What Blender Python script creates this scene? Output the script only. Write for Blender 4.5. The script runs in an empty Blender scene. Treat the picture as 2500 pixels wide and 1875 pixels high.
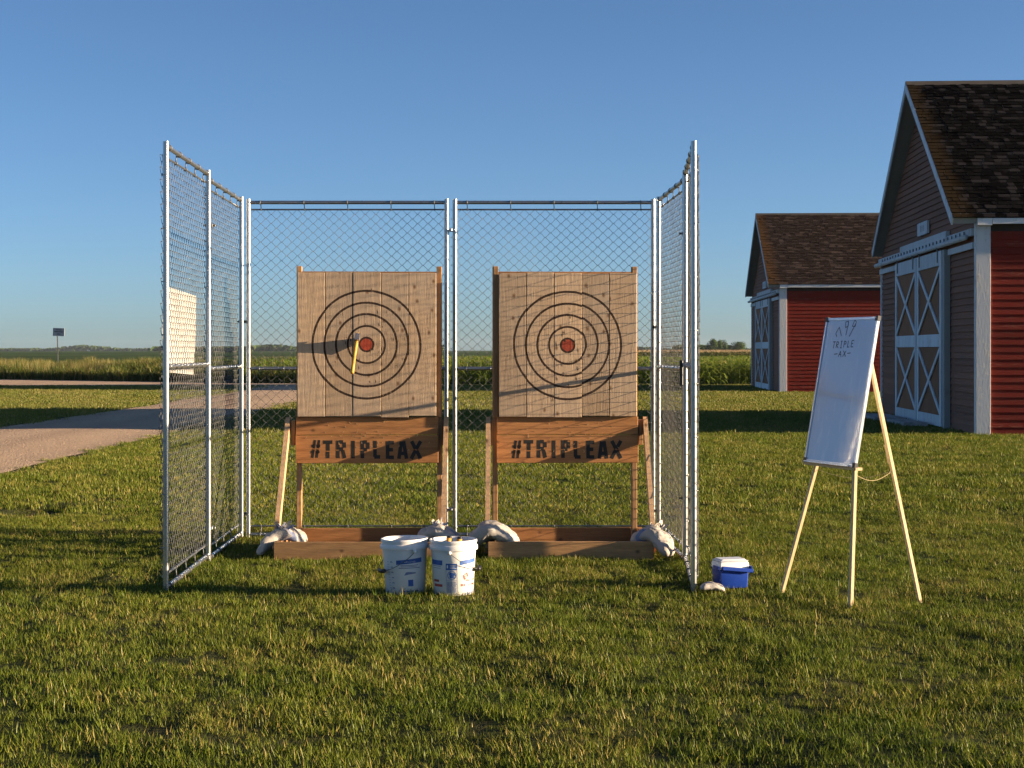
import bpy, math, random
from mathutils import Vector, Matrix, Euler, noise

random.seed(7)
R = math.radians
sc = bpy.context.scene
COL = sc.collection

# ------------------------------------------------------------------ camera
H = 1.65
F = 4000.0                       # focal length in photo pixels (2500 wide)
HZ = 855.0                       # horizon row in the photo
cam_d = bpy.data.cameras.new("camera")
cam = bpy.data.objects.new("camera", cam_d)
COL.objects.link(cam)
cam.location = (0, 0, H)
cam.rotation_euler = (R(90), 0, 0)
cam_d.sensor_width = 36
cam_d.lens = F / 2500 * 36
cam_d.shift_y = -(937.5 - HZ) / 2500
cam_d.clip_start = 0.1
cam_d.clip_end = 12000
sc.camera = cam

# ------------------------------------------------------------------ light
SUN = Vector((1.0, -0.10, 0.157)).normalized()     # towards the sun
elev = math.asin(SUN.z)
azim = math.atan2(SUN.x, SUN.y)                    # clockwise from +Y
world = bpy.data.worlds.new("World")
sc.world = world
world.use_nodes = True
wn = world.node_tree.nodes
wl = world.node_tree.links
wn.clear()
sky = wn.new("ShaderNodeTexSky")
sky.sky_type = 'NISHITA'
sky.sun_disc = False
sky.sun_elevation = elev
sky.sun_rotation = azim
sky.altitude = 300
sky.air_density = 0.6
sky.dust_density = 0.7
sky.ozone_density = 3.0
bg = wn.new("ShaderNodeBackground")
bg.inputs["Strength"].default_value = 0.05
wo = wn.new("ShaderNodeOutputWorld")
wl.new(sky.outputs[0], bg.inputs[0])
wl.new(bg.outputs[0], wo.inputs[0])
sun_d = bpy.data.lights.new("sun", 'SUN')
sun_d.energy = 5.0
sun_d.angle = R(0.5)
sun_d.color = (1.0, 0.76, 0.50)
sun = bpy.data.objects.new("sun", sun_d)
COL.objects.link(sun)
sun.location = (30, -3, 12)
sun.rotation_euler = SUN.to_track_quat('Z', 'Y').to_euler()
sc.view_settings.view_transform = 'Standard'
sc.view_settings.look = 'None'
sc.view_settings.gamma = 1.0
sc.view_settings.exposure = 1.8
sc.view_settings.use_curve_mapping = False
sc.cycles.max_bounces = 4
sc.cycles.diffuse_bounces = 1
sc.cycles.glossy_bounces = 3
sc.cycles.transmission_bounces = 3
sc.cycles.transparent_max_bounces = 6
sc.cycles.volume_bounces = 0

# ------------------------------------------------------------------ helpers
def gbase(y):
    t = min(1.0, max(0.0, (y - 11.0) / 3.7))
    return 0.03 - 0.07 * t

def gz(x, y):
    z = gbase(y)
    near = min(1.0, max(0.0, (34 - y) / 10)) * min(1.0, max(0.0, (x + 6.6) / 0.8))
    if near > 0:
        z += near * (0.020 * noise.noise(Vector((x * 1.1, y * 0.9, 3.1)))
                     + 0.024 * noise.noise(Vector((x * 2.9, y * 2.4, 8.7)))) - 0.004 * near
    d = math.hypot((x + 4.95) / 0.34, (y - 17.3) / 0.60)
    if d < 1:
        z -= 0.15 * (1 - d * d)
    return z

class MB:
    """collects boxes, tubes and strips, then links ONE mesh object"""
    def __init__(s):
        s.v = []; s.f = []; s.m = []
    def add(s, vs, fs, mi=0):
        o = len(s.v)
        s.v += [tuple(p) for p in vs]
        s.f += [tuple(i + o for i in f) for f in fs]
        s.m += [mi] * len(fs)
    def box(s, a, b, mat=None, mi=0):
        x0, y0, z0 = a; x1, y1, z1 = b
        vs = [(x0,y0,z0),(x1,y0,z0),(x1,y1,z0),(x0,y1,z0),(x0,y0,z1),(x1,y0,z1),(x1,y1,z1),(x0,y1,z1)]
        if mat is not None:
            vs = [mat @ Vector(p) for p in vs]
        s.add(vs, [(0,3,2,1),(4,5,6,7),(0,1,5,4),(1,2,6,5),(2,3,7,6),(3,0,4,7)], mi)
    def bevbox(s, a, b, c, mat=None, mi=0):
        """box with all its edges chamfered by c"""
        x0, y0, z0 = a; x1, y1, z1 = b
        cx, cy, cz = (x0+x1)/2, (y0+y1)/2, (z0+z1)/2
        hx, hy, hz = abs(x1-x0)/2, abs(y1-y0)/2, abs(z1-z0)/2
        vs = []; idx = {}
        for sx in (-1, 1):
            for sy in (-1, 1):
                for sz in (-1, 1):
                    for ax in range(3):
                        p = [sx*(hx-c), sy*(hy-c), sz*(hz-c)]
                        p[ax] = (sx*hx, sy*hy, sz*hz)[ax]
                        idx[(sx, sy, sz, ax)] = len(vs)
                        vs.append(Vector((cx+p[0], cy+p[1], cz+p[2])))
        fs = []
        for ax in range(3):
            o1, o2 = (ax+1) % 3, (ax+2) % 3
            for sg in (-1, 1):
                q = []
                for (u, w) in ((-1,-1),(1,-1),(1,1),(-1,1)):
                    k = [0,0,0]; k[ax] = sg; k[o1] = u; k[o2] = w
                    q.append(idx[(k[0],k[1],k[2],ax)])
                fs.append(tuple(q if sg > 0 else q[::-1]))
        for ax in range(3):
            o1, o2 = (ax+1) % 3, (ax+2) % 3
            for u in (-1, 1):
                for w in (-1, 1):
                    q = []
                    for (e, face) in ((-1,o1),(1,o1),(1,o2),(-1,o2)):
                        k = [0,0,0]; k[ax] = e; k[o1] = u; k[o2] = w
                        q.append(idx[(k[0],k[1],k[2],face)])
                    fs.append(tuple(q if u*w > 0 else q[::-1]) if True else None)
        for sx in (-1, 1):
            for sy in (-1, 1):
                for sz in (-1, 1):
                    q = [idx[(sx,sy,sz,a_)] for a_ in range(3)]
                    fs.append(tuple(q if sx*sy*sz > 0 else q[::-1]))
        if mat is not None:
            vs = [mat @ p for p in vs]
        s.add(vs, fs, mi)
    def tube(s, pts, r, n=8, cap=True, mi=0):
        """r: number or one radius per point"""
        pts = [Vector(p) for p in pts]
        rs = r if isinstance(r, (list, tuple)) else [r] * len(pts)
        o = len(s.v); fs = []
        up = None
        for i, p in enumerate(pts):
            if i == 0: t = pts[1] - pts[0]
            elif i == len(pts) - 1: t = pts[-1] - pts[-2]
            else: t = (pts[i+1] - pts[i]).normalized() + (pts[i] - pts[i-1]).normalized()
            t = t.normalized()
            if up is None:
                up = Vector((0,0,1)) if abs(t.z) < 0.9 else Vector((1,0,0))
            a = t.cross(up)
            if a.length < 1e-5: a = t.cross(Vector((0,1,0)))
            a.normalize(); b = a.cross(t).normalized(); up = b
            for k in range(n):
                an = 2*math.pi*k/n
                s.v.append(tuple(p + (a*math.cos(an) + b*math.sin(an)) * rs[i]))
        for i in range(len(pts)-1):
            for k in range(n):
                k2 = (k+1) % n
                fs.append((o+i*n+k, o+i*n+k2, o+(i+1)*n+k2, o+(i+1)*n+k))
        if cap:
            fs.append(tuple(o+k for k in range(n))[::-1])
            fs.append(tuple(o+(len(pts)-1)*n+k for k in range(n)))
        s.f += fs; s.m += [mi]*len(fs)
    def lathe(s, prof, n=40, mi=0):
        o = len(s.v)
        for (r, z) in prof:
            for k in range(n):
                a = 2*math.pi*k/n
                s.v.append((r*math.cos(a), r*math.sin(a), z))
        for i in range(len(prof)-1):
            for k in range(n):
                k2 = (k+1) % n
                s.f.append((o+i*n+k, o+i*n+k2, o+(i+1)*n+k2, o+(i+1)*n+k)); s.m.append(mi)
    def bar(s, a, b, w, d, up=(0,0,1), mi=0):
        """square-section bar a->b: w along cross(dir, up), d along the other"""
        a = Vector(a); b = Vector(b)
        t = (b-a).normalized(); u = Vector(up)
        x = t.cross(u)
        if x.length < 1e-4: x = t.cross(Vector((0,1,0)))
        x.normalize(); y = x.cross(t).normalized()
        vs = []
        for p in (a, b):
            for (i, j) in ((-1,-1),(1,-1),(1,1),(-1,1)):
                vs.append(p + x*(w/2*i) + y*(d/2*j))
        s.add(vs, [(0,1,2,3)[::-1],(4,5,6,7),(0,1,5,4),(1,2,6,5),(2,3,7,6),(3,0,4,7)], mi)
    def build(s, name, mat, parent=None, smooth=False, loc=None):
        me = bpy.data.meshes.new(name)
        me.from_pydata(s.v, [], s.f)
        mats = mat if isinstance(mat, (list, tuple)) else [mat]
        for m_ in mats: me.materials.append(m_)
        if len(mats) > 1:
            me.polygons.foreach_set("material_index", s.m)
        if smooth:
            me.polygons.foreach_set("use_smooth", [True]*len(me.polygons))
        me.update()
        return link(name, me, parent, loc)

def link(name, me, parent=None, loc=None):
    o = bpy.data.objects.new(name, me)
    COL.objects.link(o)
    if parent is not None: o.parent = parent
    if loc is not None: o.location = loc
    return o

def smooth_by_angle(o, deg=40):
    me = o.data
    me.polygons.foreach_set("use_smooth", [True]*len(me.polygons))
    me.set_sharp_from_angle(angle=R(deg))
    return o

def tag(o, label=None, cat=None, group=None, kind=None):
    if label: o["label"] = label
    if cat: o["category"] = cat
    if group: o["group"] = group
    if kind: o["kind"] = kind
    return o

def empty(name, loc=(0,0,0), rz=0.0, label=None, cat=None, group=None):
    o = bpy.data.objects.new(name, None)
    o.empty_display_size = 0.1
    COL.objects.link(o)
    o.location = loc
    o.rotation_euler = (0, 0, rz)
    return tag(o, label, cat, group)

def copy_tree(o, parent=None):
    c = o.copy(); COL.objects.link(c); c.parent = parent
    for ch in list(o.children): copy_tree(ch, c)
    return c

# ------------------------------------------------------------------ materials
class NT:
    def __init__(s, name):
        s.mat = bpy.data.materials.new(name); s.mat.use_nodes = True
        s.t = s.mat.node_tree; s.t.nodes.clear()
        s.out = s.n("ShaderNodeOutputMaterial")
    def n(s, typ, **kw):
        nd = s.t.nodes.new(typ)
        for k, v in kw.items(): setattr(nd, k, v)
        return nd
    def l(s, a, b): s.t.links.new(a, b)
    def val(s, sock, v):
        if isinstance(v, bpy.types.NodeSocket): s.l(v, sock)
        else: sock.default_value = v
    def math(s, op, a, b=None, clamp=False):
        nd = s.n("ShaderNodeMath", operation=op, use_clamp=clamp)
        s.val(nd.inputs[0], a)
        if b is not None: s.val(nd.inputs[1], b)
        return nd.outputs[0]
    def noise(s, vec, scale, detail=3, rough=0.55, dist=0.0):
        nd = s.n("ShaderNodeTexNoise")
        if vec is not None: s.l(vec, nd.inputs["Vector"])
        nd.inputs["Scale"].default_value = scale
        nd.inputs["Detail"].default_value = detail
        nd.inputs["Roughness"].default_value = rough
        nd.inputs["Distortion"].default_value = dist
        return nd.outputs[0]
    def ramp(s, fac, stops, interp='LINEAR'):
        nd = s.n("ShaderNodeValToRGB")
        s.l(fac, nd.inputs[0])
        cr = nd.color_ramp; cr.interpolation = interp
        while len(cr.elements) < len(stops): cr.elements.new(0.5)
        for e, (p, c) in zip(cr.elements, stops):
            e.position = p
            e.color = (c, c, c, 1) if isinstance(c, (int, float)) else (*c, 1)
        return nd.outputs[0]
    def mix(s, fac, a, b, mode='MIX'):
        nd = s.n("ShaderNodeMix", data_type='RGBA', blend_type=mode)
        s.val(nd.inputs[0], fac)
        for sock, v in ((nd.inputs[6], a), (nd.inputs[7], b)):
            if isinstance(v, bpy.types.NodeSocket): s.l(v, sock)
            else: sock.default_value = (*v, 1)
        return nd.outputs[2]
    def mapping(s, vec, scale=(1,1,1), loc=None, rot=None):
        nd = s.n("ShaderNodeMapping")
        s.l(vec, nd.inputs[0])
        nd.inputs["Scale"].default_value = scale
        if loc is not None: s.val(nd.inputs["Location"], loc)
        if rot is not None: nd.inputs["Rotation"].default_value = rot
        return nd.outputs[0]
    def bump(s, h, strength=0.3, dist=0.01):
        nd = s.n("ShaderNodeBump")
        nd.inputs["Strength"].default_value = strength
        nd.inputs["Distance"].default_value = dist
        s.l(h, nd.inputs["Height"])
        return nd.outputs[0]
    def principled(s, col, rough=0.6, metal=0.0, normal=None, spec=None, **kw):
        p = s.n("ShaderNodeBsdfPrincipled")
        if isinstance(col, bpy.types.NodeSocket): s.l(col, p.inputs["Base Color"])
        else: p.inputs["Base Color"].default_value = (*col, 1)
        s.val(p.inputs["Roughness"], rough); s.val(p.inputs["Metallic"], metal)
        if spec is not None: p.inputs["Specular IOR Level"].default_value = spec
        if normal is not None: s.l(normal, p.inputs["Normal"])
        for k, v in kw.items(): s.val(p.inputs[k], v)
        s.l(p.outputs[0], s.out.inputs[0])
        return p
    def obj(s): return s.n("ShaderNodeTexCoord").outputs["Object"]
    def pos(s): return s.n("ShaderNodeNewGeometry").outputs["Position"]
    def rnd(s): return s.n("ShaderNodeObjectInfo").outputs["Random"]
    def shifted(s, vec, amt=37.0):
        cx = s.n("ShaderNodeCombineXYZ")
        r = s.rnd()
        s.l(s.math('MULTIPLY', r, amt), cx.inputs[0])
        s.l(s.math('MULTIPLY', r, amt*1.7), cx.inputs[1])
        s.l(s.math('MULTIPLY', r, amt*0.6), cx.inputs[2])
        nd = s.n("ShaderNodeVectorMath", operation='ADD')
        s.l(vec, nd.inputs[0]); s.l(cx.outputs[0], nd.inputs[1])
        return nd.outputs[0]

def m_plain(name, col, rough=0.6, metal=0.0, var=0.0, nscale=8.0, spec=None, bump=0.0):
    t = NT(name)
    c = col; nrm = None
    if var > 0 or bump > 0:
        nz = t.noise(t.shifted(t.obj()), nscale, 4)
        if var > 0:
            lo = tuple(v*(1-var) for v in col); hi = tuple(min(1, v*(1+var)) for v in col)
            c = t.ramp(nz, [(0.3, lo), (0.7, hi)])
        if bump > 0: nrm = t.bump(nz, bump, 0.01)
    t.principled(c, rough, metal, nrm, spec)
    return t.mat

def m_wood(name, c0, c1, axis='Z', knots=0.9, rough=0.75, knotcol=(0.10, 0.05, 0.025), rings=None, greyed=None):
    """sawn softwood; grain runs along the object's axis; rings = empty that centres the target print"""
    t = NT(name)
    v0 = t.obj()
    v = t.shifted(v0)
    sc_ = {'Z': (14, 14, 0.9), 'X': (0.9, 14, 14), 'Y': (14, 0.9, 14)}[axis]
    g = t.noise(t.mapping(v, sc_), 2.2, 5, 0.6, 0.6)
    fine = t.noise(t.mapping(v, tuple(k*3.2 for k in sc_)), 3.0, 3, 0.6)
    col = t.ramp(g, [(0.28, c0), (0.72, c1)])
    col = t.mix(0.35, col, t.ramp(fine, [(0.3, tuple(k*0.62 for k in c0)), (0.7, c1)]))
    tint = t.math('ADD', t.math('MULTIPLY', t.rnd(), 0.46), 0.70)
    hs = t.n("ShaderNodeHueSaturation"); t.l(tint, hs.inputs["Value"]); t.l(col, hs.inputs["Color"])
    col = hs.outputs[0]
    if greyed:
        col = t.mix(t.ramp(t.noise(v, 1.6, 3), [(0.35, 0.0), (0.7, 0.75)]), col, greyed)
    if knots > 0:
        vo = t.n("ShaderNodeTexVoronoi", voronoi_dimensions='2D'); vo.inputs["Scale"].default_value = 6.5
        vo.inputs["Randomness"].default_value = 1.0
        sp = t.n("ShaderNodeSeparateXYZ"); t.l(v, sp.inputs[0])
        cb = t.n("ShaderNodeCombineXYZ")
        t.l(t.math('MULTIPLY', sp.outputs[1 if axis == 'Y' else 0], 0.7 if axis == 'X' else 1.0), cb.inputs[0])
        t.l(t.math('MULTIPLY', sp.outputs[2], 0.7 if axis == 'Z' else 1.0), cb.inputs[1])
        t.l(cb.outputs[0], vo.inputs["Vector"])
        k = t.ramp(vo.outputs["Distance"], [(0.035, 1.0), (0.085, 0.35), (0.13, 0.0)])
        sep = t.n("ShaderNodeSeparateColor"); t.l(vo.outputs["Color"], sep.inputs[0])
        gate = t.math('GREATER_THAN', sep.outputs[0], 1 - 0.45*knots)
        col = t.mix(t.math('MULTIPLY', t.math('MULTIPLY', k, gate), 0.85), col, knotcol)
    if rings is not None:
        tc = t.n("ShaderNodeTexCoord"); tc.object = rings
        sx = t.n("ShaderNodeSeparateXYZ"); t.l(tc.outputs["Object"], sx.inputs[0])
        oi = t.rnd()
        # hand-drawn rings: every board is a touch off, the line wavers
        zz = t.math('ADD', sx.outputs[2], t.math('MULTIPLY', t.math('SUBTRACT', oi, 0.5), 0.012))
        dist = t.math('SQRT', t.math('ADD', t.math('POWER', sx.outputs[0], 2.0), t.math('POWER', zz, 2.0)))
        wob = t.math('MULTIPLY', t.math('SUBTRACT', t.noise(tc.outputs["Object"], 5.0, 2), 0.5), 0.010)
        dist = t.math('ADD', dist, wob)
        tot = None
        for rr, ww in ((0.455, 0.0095), (0.354, 0.0092), (0.257, 0.0092), (0.157, 0.0088), (0.0585, 0.0085)):
            a = t.math('ABSOLUTE', t.math('SUBTRACT', dist, rr))
            inside = t.math('LESS_THAN', a, ww)
            tot = inside if tot is None else t.math('MAXIMUM', tot, inside)
        wear = t.ramp(t.noise(v, 38, 3), [(0.30, 0.72), (0.42, 0.97)])
        bull = t.math('LESS_THAN', dist, 0.056)
        red = t.ramp(t.noise(t.mapping(v, (20, 20, 2)), 5, 3), [(0.35, (0.21, 0.020, 0.010)), (0.65, (0.36, 0.045, 0.020))])
        col = t.mix(t.math('MULTIPLY', bull, 0.95), col, red)
        col = t.mix(t.math('MULTIPLY', tot, wear), col, (0.022, 0.011, 0.008))
    nrm = t.bump(t.math('ADD', g, t.math('MULTIPLY', fine, 0.7)), 0.45, 0.004)
    t.principled(col, rough, 0.0, nrm, 0.25)
    return t.mat

def m_metal(name, col=(0.56, 0.58, 0.60), rough=0.34):
    t = NT(name)
    v = t.shifted(t.obj())
    nz = t.noise(t.mapping(v, (6, 6, 1.5)), 6, 4)
    c = t.ramp(nz, [(0.3, tuple(k*0.92 for k in col)), (0.7, tuple(min(1, k*1.06) for k in col))])
    rg = t.ramp(nz, [(0.3, rough*0.95), (0.75, rough*1.12)])
    t.principled(c, rg, 0.9)
    return t.mat

M = {}
M['galv'] = m_metal('galvanised_tube', (0.38, 0.395, 0.405), 0.28)
M['wire'] = m_plain('galvanised_wire', (0.135, 0.14, 0.14), 0.55, 0.35, 0.2, 30, 0.3)
M['strap'] = m_plain('strap_steel', (0.13, 0.135, 0.14), 0.5, 0.5)
M['black_plastic'] = m_plain('black_plastic', (0.012, 0.012, 0.013), 0.45)
M['dark_steel'] = m_plain('dark_steel', (0.10, 0.10, 0.10), 0.5, 0.6, 0.3)
M['stain'] = m_wood('stained_lumber', (0.27, 0.115, 0.040), (0.47, 0.225, 0.088), 'X', 0.7)
M['stain_y'] = m_wood('stained_lumber_side', (0.30, 0.15, 0.06), (0.48, 0.26, 0.12), 'Y', 0.6)
M['base'] = m_wood('base_lumber', (0.31, 0.165, 0.068), (0.46, 0.27, 0.122), 'X', 0.8)
M['post'] = m_wood('stud_lumber', (0.32, 0.17, 0.075), (0.50, 0.29, 0.14), 'Z', 0.7)
M['brace'] = m_wood('brace_lumber', (0.42, 0.26, 0.14), (0.58, 0.38, 0.22), 'Z', 0.8)
M['pine'] = m_wood('easel_pine', (0.60, 0.43, 0.22), (0.72, 0.54, 0.30), 'Z', 0.0, 0.5)
M['chip'] = m_plain('fresh_splinter', (0.55, 0.36, 0.18), 0.8, 0, 0.2)
M['cut'] = m_plain('axe_cut', (0.10, 0.055, 0.028), 0.9, 0, 0.3, 20)
M['black_paint'] = m_plain('black_spray_paint', (0.010, 0.009, 0.008), 0.6, 0, 0.4, 30)
M['handle_yellow'] = m_wood('lacquered_hickory', (0.62, 0.33, 0.05), (0.75, 0.45, 0.09), 'Z', 0.0, 0.4)
M['steel'] = m_plain('axe_steel', (0.30, 0.30, 0.31), 0.38, 0.85, 0.3, 20)

# ---- ground covers
def m_lawn(name):
    t = NT(name)
    p = t.pos()
    big = t.noise(p, 0.55, 4, 0.6)
    mid = t.noise(t.mapping(p, (1.0, 0.45, 1)), 3.0, 4, 0.65)
    fine = t.noise(t.mapping(p, (1.0, 0.5, 1)), 22, 4, 0.7)
    c = t.ramp(big, [(0.30, (0.024, 0.036, 0.009)), (0.52, (0.042, 0.048, 0.013)), (0.72, (0.085, 0.068, 0.026))])
    c = t.mix(t.ramp(mid, [(0.35, 0.0), (0.7, 0.6)]), c, (0.055, 0.062, 0.016))
    c = t.mix(t.ramp(fine, [(0.42, 0.55), (0.62, 0.0)]), c, (0.020, 0.024, 0.008))
    t.principled(c, 0.9, 0, t.bump(t.math('ADD', mid, fine), 0.9, 0.05), 0.1)
    return t.mat
M['lawn'] = m_lawn('mown_lawn')

def m_blade(name, stops, dry=(0.30, 0.23, 0.095), dry_amt=0.3, patch=0.55, trans=0.32, gloss=0.012):
    """grass blade: colour varies by patch of lawn (world position), by tuft and by blade"""
    t = NT(name)
    p = t.pos()
    geo = t.n("ShaderNodeNewGeometry")
    isl = geo.outputs["Random Per Island"]
    n1 = t.noise(p, patch, 3, 0.6)
    n2 = t.noise(p, patch*4.3, 3, 0.6)
    f = t.math('ADD', t.math('MULTIPLY', n1, 0.62), t.math('MULTIPLY', n2, 0.38))
    f = t.math('ADD', f, t.math('MULTIPLY', t.math('SUBTRACT', isl, 0.5), 0.22))
    c = t.ramp(f, stops)
    n3 = t.noise(p, patch*2.1, 2, 0.5)
    thr = t.ramp(n3, [(0.40, dry_amt*0.25), (0.66, dry_amt*1.9)])
    isdry = t.math('LESS_THAN', t.math('FRACT', t.math('MULTIPLY', isl, 7.31)), thr)
    c = t.mix(t.math('MULTIPLY', isdry, 0.85), c, dry)
    d = t.n("ShaderNodeBsdfDiffuse"); t.l(c, d.inputs[0])
    tr = t.n("ShaderNodeBsdfTranslucent"); t.l(t.mix(1.0, c, (1.0, 1.05, 0.55), 'MULTIPLY'), tr.inputs[0])
    gl = t.n("ShaderNodeBsdfGlossy"); gl.inputs["Roughness"].default_value = 0.45
    gl.inputs["Color"].default_value = (1, 1, 1, 1)
    m1 = t.n("ShaderNodeMixShader"); m1.inputs[0].default_value = trans
    t.l(d.outputs[0], m1.inputs[1]); t.l(tr.outputs[0], m1.inputs[2])
    m2 = t.n("ShaderNodeMixShader"); m2.inputs[0].default_value = gloss
    t.l(m1.outputs[0], m2.inputs[1]); t.l(gl.outputs[0], m2.inputs[2])
    t.l(m2.outputs[0], t.out.inputs[0])
    return t.mat
M['blade'] = m_blade('grass_blade', [(0.18, (0.056, 0.098, 0.010)), (0.48, (0.110, 0.145, 0.016)), (0.80, (0.190, 0.195, 0.030))], dry=(0.33, 0.26, 0.08), dry_amt=0.19, trans=0.20)
M['blade_far'] = m_blade('grass_blade_far', [(0.30, (0.075, 0.11, 0.018)), (0.47, (0.125, 0.15, 0.026)), (0.64, (0.19, 0.185, 0.042))], dry_amt=0.2, patch=0.2)
M['corn_leaf'] = m_blade('corn_leaf', [(0.3, (0.10, 0.17, 0.022)), (0.5, (0.17, 0.235, 0.036)), (0.68, (0.26, 0.30, 0.055))], dry=(0.33, 0.28, 0.10), dry_amt=0.07, patch=0.3, trans=0.4)
M['weed'] = m_blade('weed_leaf', [(0.3, (0.055, 0.085, 0.018)), (0.5, (0.10, 0.125, 0.028)), (0.68, (0.17, 0.165, 0.045))], dry=(0.30, 0.22, 0.10), dry_amt=0.15, patch=0.25, trans=0.35)
M['dry_grass'] = m_blade('dry_grass_stem', [(0.3, (0.17, 0.155, 0.05)), (0.5, (0.29, 0.235, 0.095)), (0.68, (0.40, 0.31, 0.14))], dry=(0.11, 0.135, 0.035), dry_amt=0.5, patch=0.2, trans=0.35)
M['leaf'] = m_blade('tree_leaf', [(0.3, (0.030, 0.052, 0.016)), (0.5, (0.045, 0.075, 0.02)), (0.7, (0.07, 0.095, 0.028))], dry_amt=0.0, patch=0.1, trans=0.1, gloss=0.0)
M['bark'] = m_plain('bark', (0.07, 0.05, 0.035), 0.9, 0, 0.3)

def m_gravel(name):
    t = NT(name)
    p = t.pos()
    vo = t.n("ShaderNodeTexVoronoi"); vo.inputs["Scale"].default_value = 28; t.l(p, vo.inputs["Vector"])
    big = t.noise(t.mapping(p, (1, 0.25, 1)), 0.6, 4)
    fine = t.noise(p, 60, 4, 0.7)
    c = t.ramp(big, [(0.3, (0.36, 0.245, 0.155)), (0.7, (0.50, 0.355, 0.23))])
    sxyz = t.n("ShaderNodeSeparateXYZ"); t.l(p, sxyz.inputs[0])
    xw = t.math('ADD', sxyz.outputs[0], t.math('MULTIPLY', t.noise(t.mapping(p, (0.0, 0.15, 1)), 1.0, 2), 0.8))
    rut = t.math('SUBTRACT', t.math('PINGPONG', t.math('ADD', xw, 9.4), 0.85), 0.0)
    c = t.mix(t.ramp(t.math('ADD', rut, t.math('MULTIPLY', t.noise(p, 3.0, 3), 0.35)), [(0.55, 0.0), (0.95, 0.42)]), c, (0.25, 0.175, 0.12))
    sep = t.n("ShaderNodeSeparateColor"); t.l(vo.outputs["Color"], sep.inputs[0])
    c = t.mix(t.math('MULTIPLY', sep.outputs[0], 0.35), c, (0.68, 0.54, 0.40))
    c = t.mix(t.ramp(fine, [(0.35, 0.5), (0.55, 0.0)]), c, (0.28, 0.20, 0.14))
    t.principled(c, 0.95, 0, t.bump(t.math('ADD', vo.outputs["Distance"], fine), 0.8, 0.02), 0.1)
    return t.mat
M['gravel'] = m_gravel('pink_gravel')

def m_field(name, lo, hi, sx=0.02, sy=0.004):
    t = NT(name); p = t.pos()
    a = t.noise(t.mapping(p, (sx, sy, 1)), 1.0, 5, 0.6)
    b = t.noise(t.mapping(p, (sx*14, sy*8, 1)), 1.0, 3, 0.6)
    c = t.ramp(t.math('ADD', t.math('MULTIPLY', a, 0.6), t.math('MULTIPLY', b, 0.4)), [(0.35, lo), (0.65, hi)])
    t.principled(c, 0.95, 0, t.bump(b, 0.6, 0.3), 0.05)
    return t.mat
M['field'] = m_field('crop_rows', (0.022, 0.042, 0.012), (0.075, 0.115, 0.028), 0.05, 0.012)
M['tallcorn'] = m_blade('tall_corn_leaf', [(0.3, (0.04, 0.062, 0.016)), (0.5, (0.06, 0.08, 0.02)), (0.68, (0.09, 0.10, 0.028))], dry_amt=0.05, patch=0.1)
M['tassel'] = m_plain('corn_tassel', (0.42, 0.30, 0.15), 0.9, 0, 0.3, 0.5)
M['stone'] = m_plain('doorstep_stone', (0.30, 0.29, 0.28), 0.9, 0, 0.3, 6, None, 0.5)

# ================================================================== SETTING
# ---- ground: one sheet to the horizon
def graded(fine0, fine1, step, far, ratio):
    xs = []
    x = fine0
    while x < fine1: xs.append(x); x += step
    xs.append(fine1)
    d = step; x = fine1
    while x < far:
        d *= ratio; x += d; xs.append(x)
    return xs
ys = [-60, -25, -10, -3, 1, 3, 4.5] + graded(5.4, 22, 0.14, 36, 1.02)
ys = [y for y in ys] + [60, 80, 110, 160, 260, 450, 900, 1800, 3600, 7000]
xp = graded(0, 7.6, 0.16, 30, 1.25)
xs = sorted(set([-x for x in xp] + xp + [-60, 60, -140, 140, -400, 400, -1200, 1200, -4000, 4000]))
xs = [x for x in xs]
mb = MB()
nx = len(xs)
vs = [(x, y, gz(x, y)) for y in ys for x in xs]
fs = [(j*nx+i, j*nx+i+1, (j+1)*nx+i+1, (j+1)*nx+i) for j in range(len(ys)-1) for i in range(nx-1)]
mb.add(vs, fs)
o = mb.build('ground', M['lawn'], smooth=True); tag(o, 'mown lawn ground under everything', 'ground', kind='structure')

# ---- a bare hollow in the lawn at the left, its shadow put into the soil colour
b = MB(); vs = [(-4.95, 17.3, gz(-4.95, 17.3) + 0.006)]
for k in range(24):
    a = 2*math.pi*k/24; q = 0.86 + 0.14*noise.noise(Vector((math.cos(a)*2, math.sin(a)*2, 5)))
    x, y = -4.95 + 0.30*q*math.cos(a), 17.3 + 0.52*q*math.sin(a)
    vs.append((x, y, gz(x, y) + 0.008))
b.add(vs, [(0, k+1, (k+1) % 24 + 1) for k in range(24)])
tag(b.build('bare_soil', m_plain('shadowed_soil', (0.018, 0.013, 0.009), 0.95, 0, 0.4, 20, None, 0.6)), 'small dark hollow of bare soil in the left lawn', 'soil', kind='structure')

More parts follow.
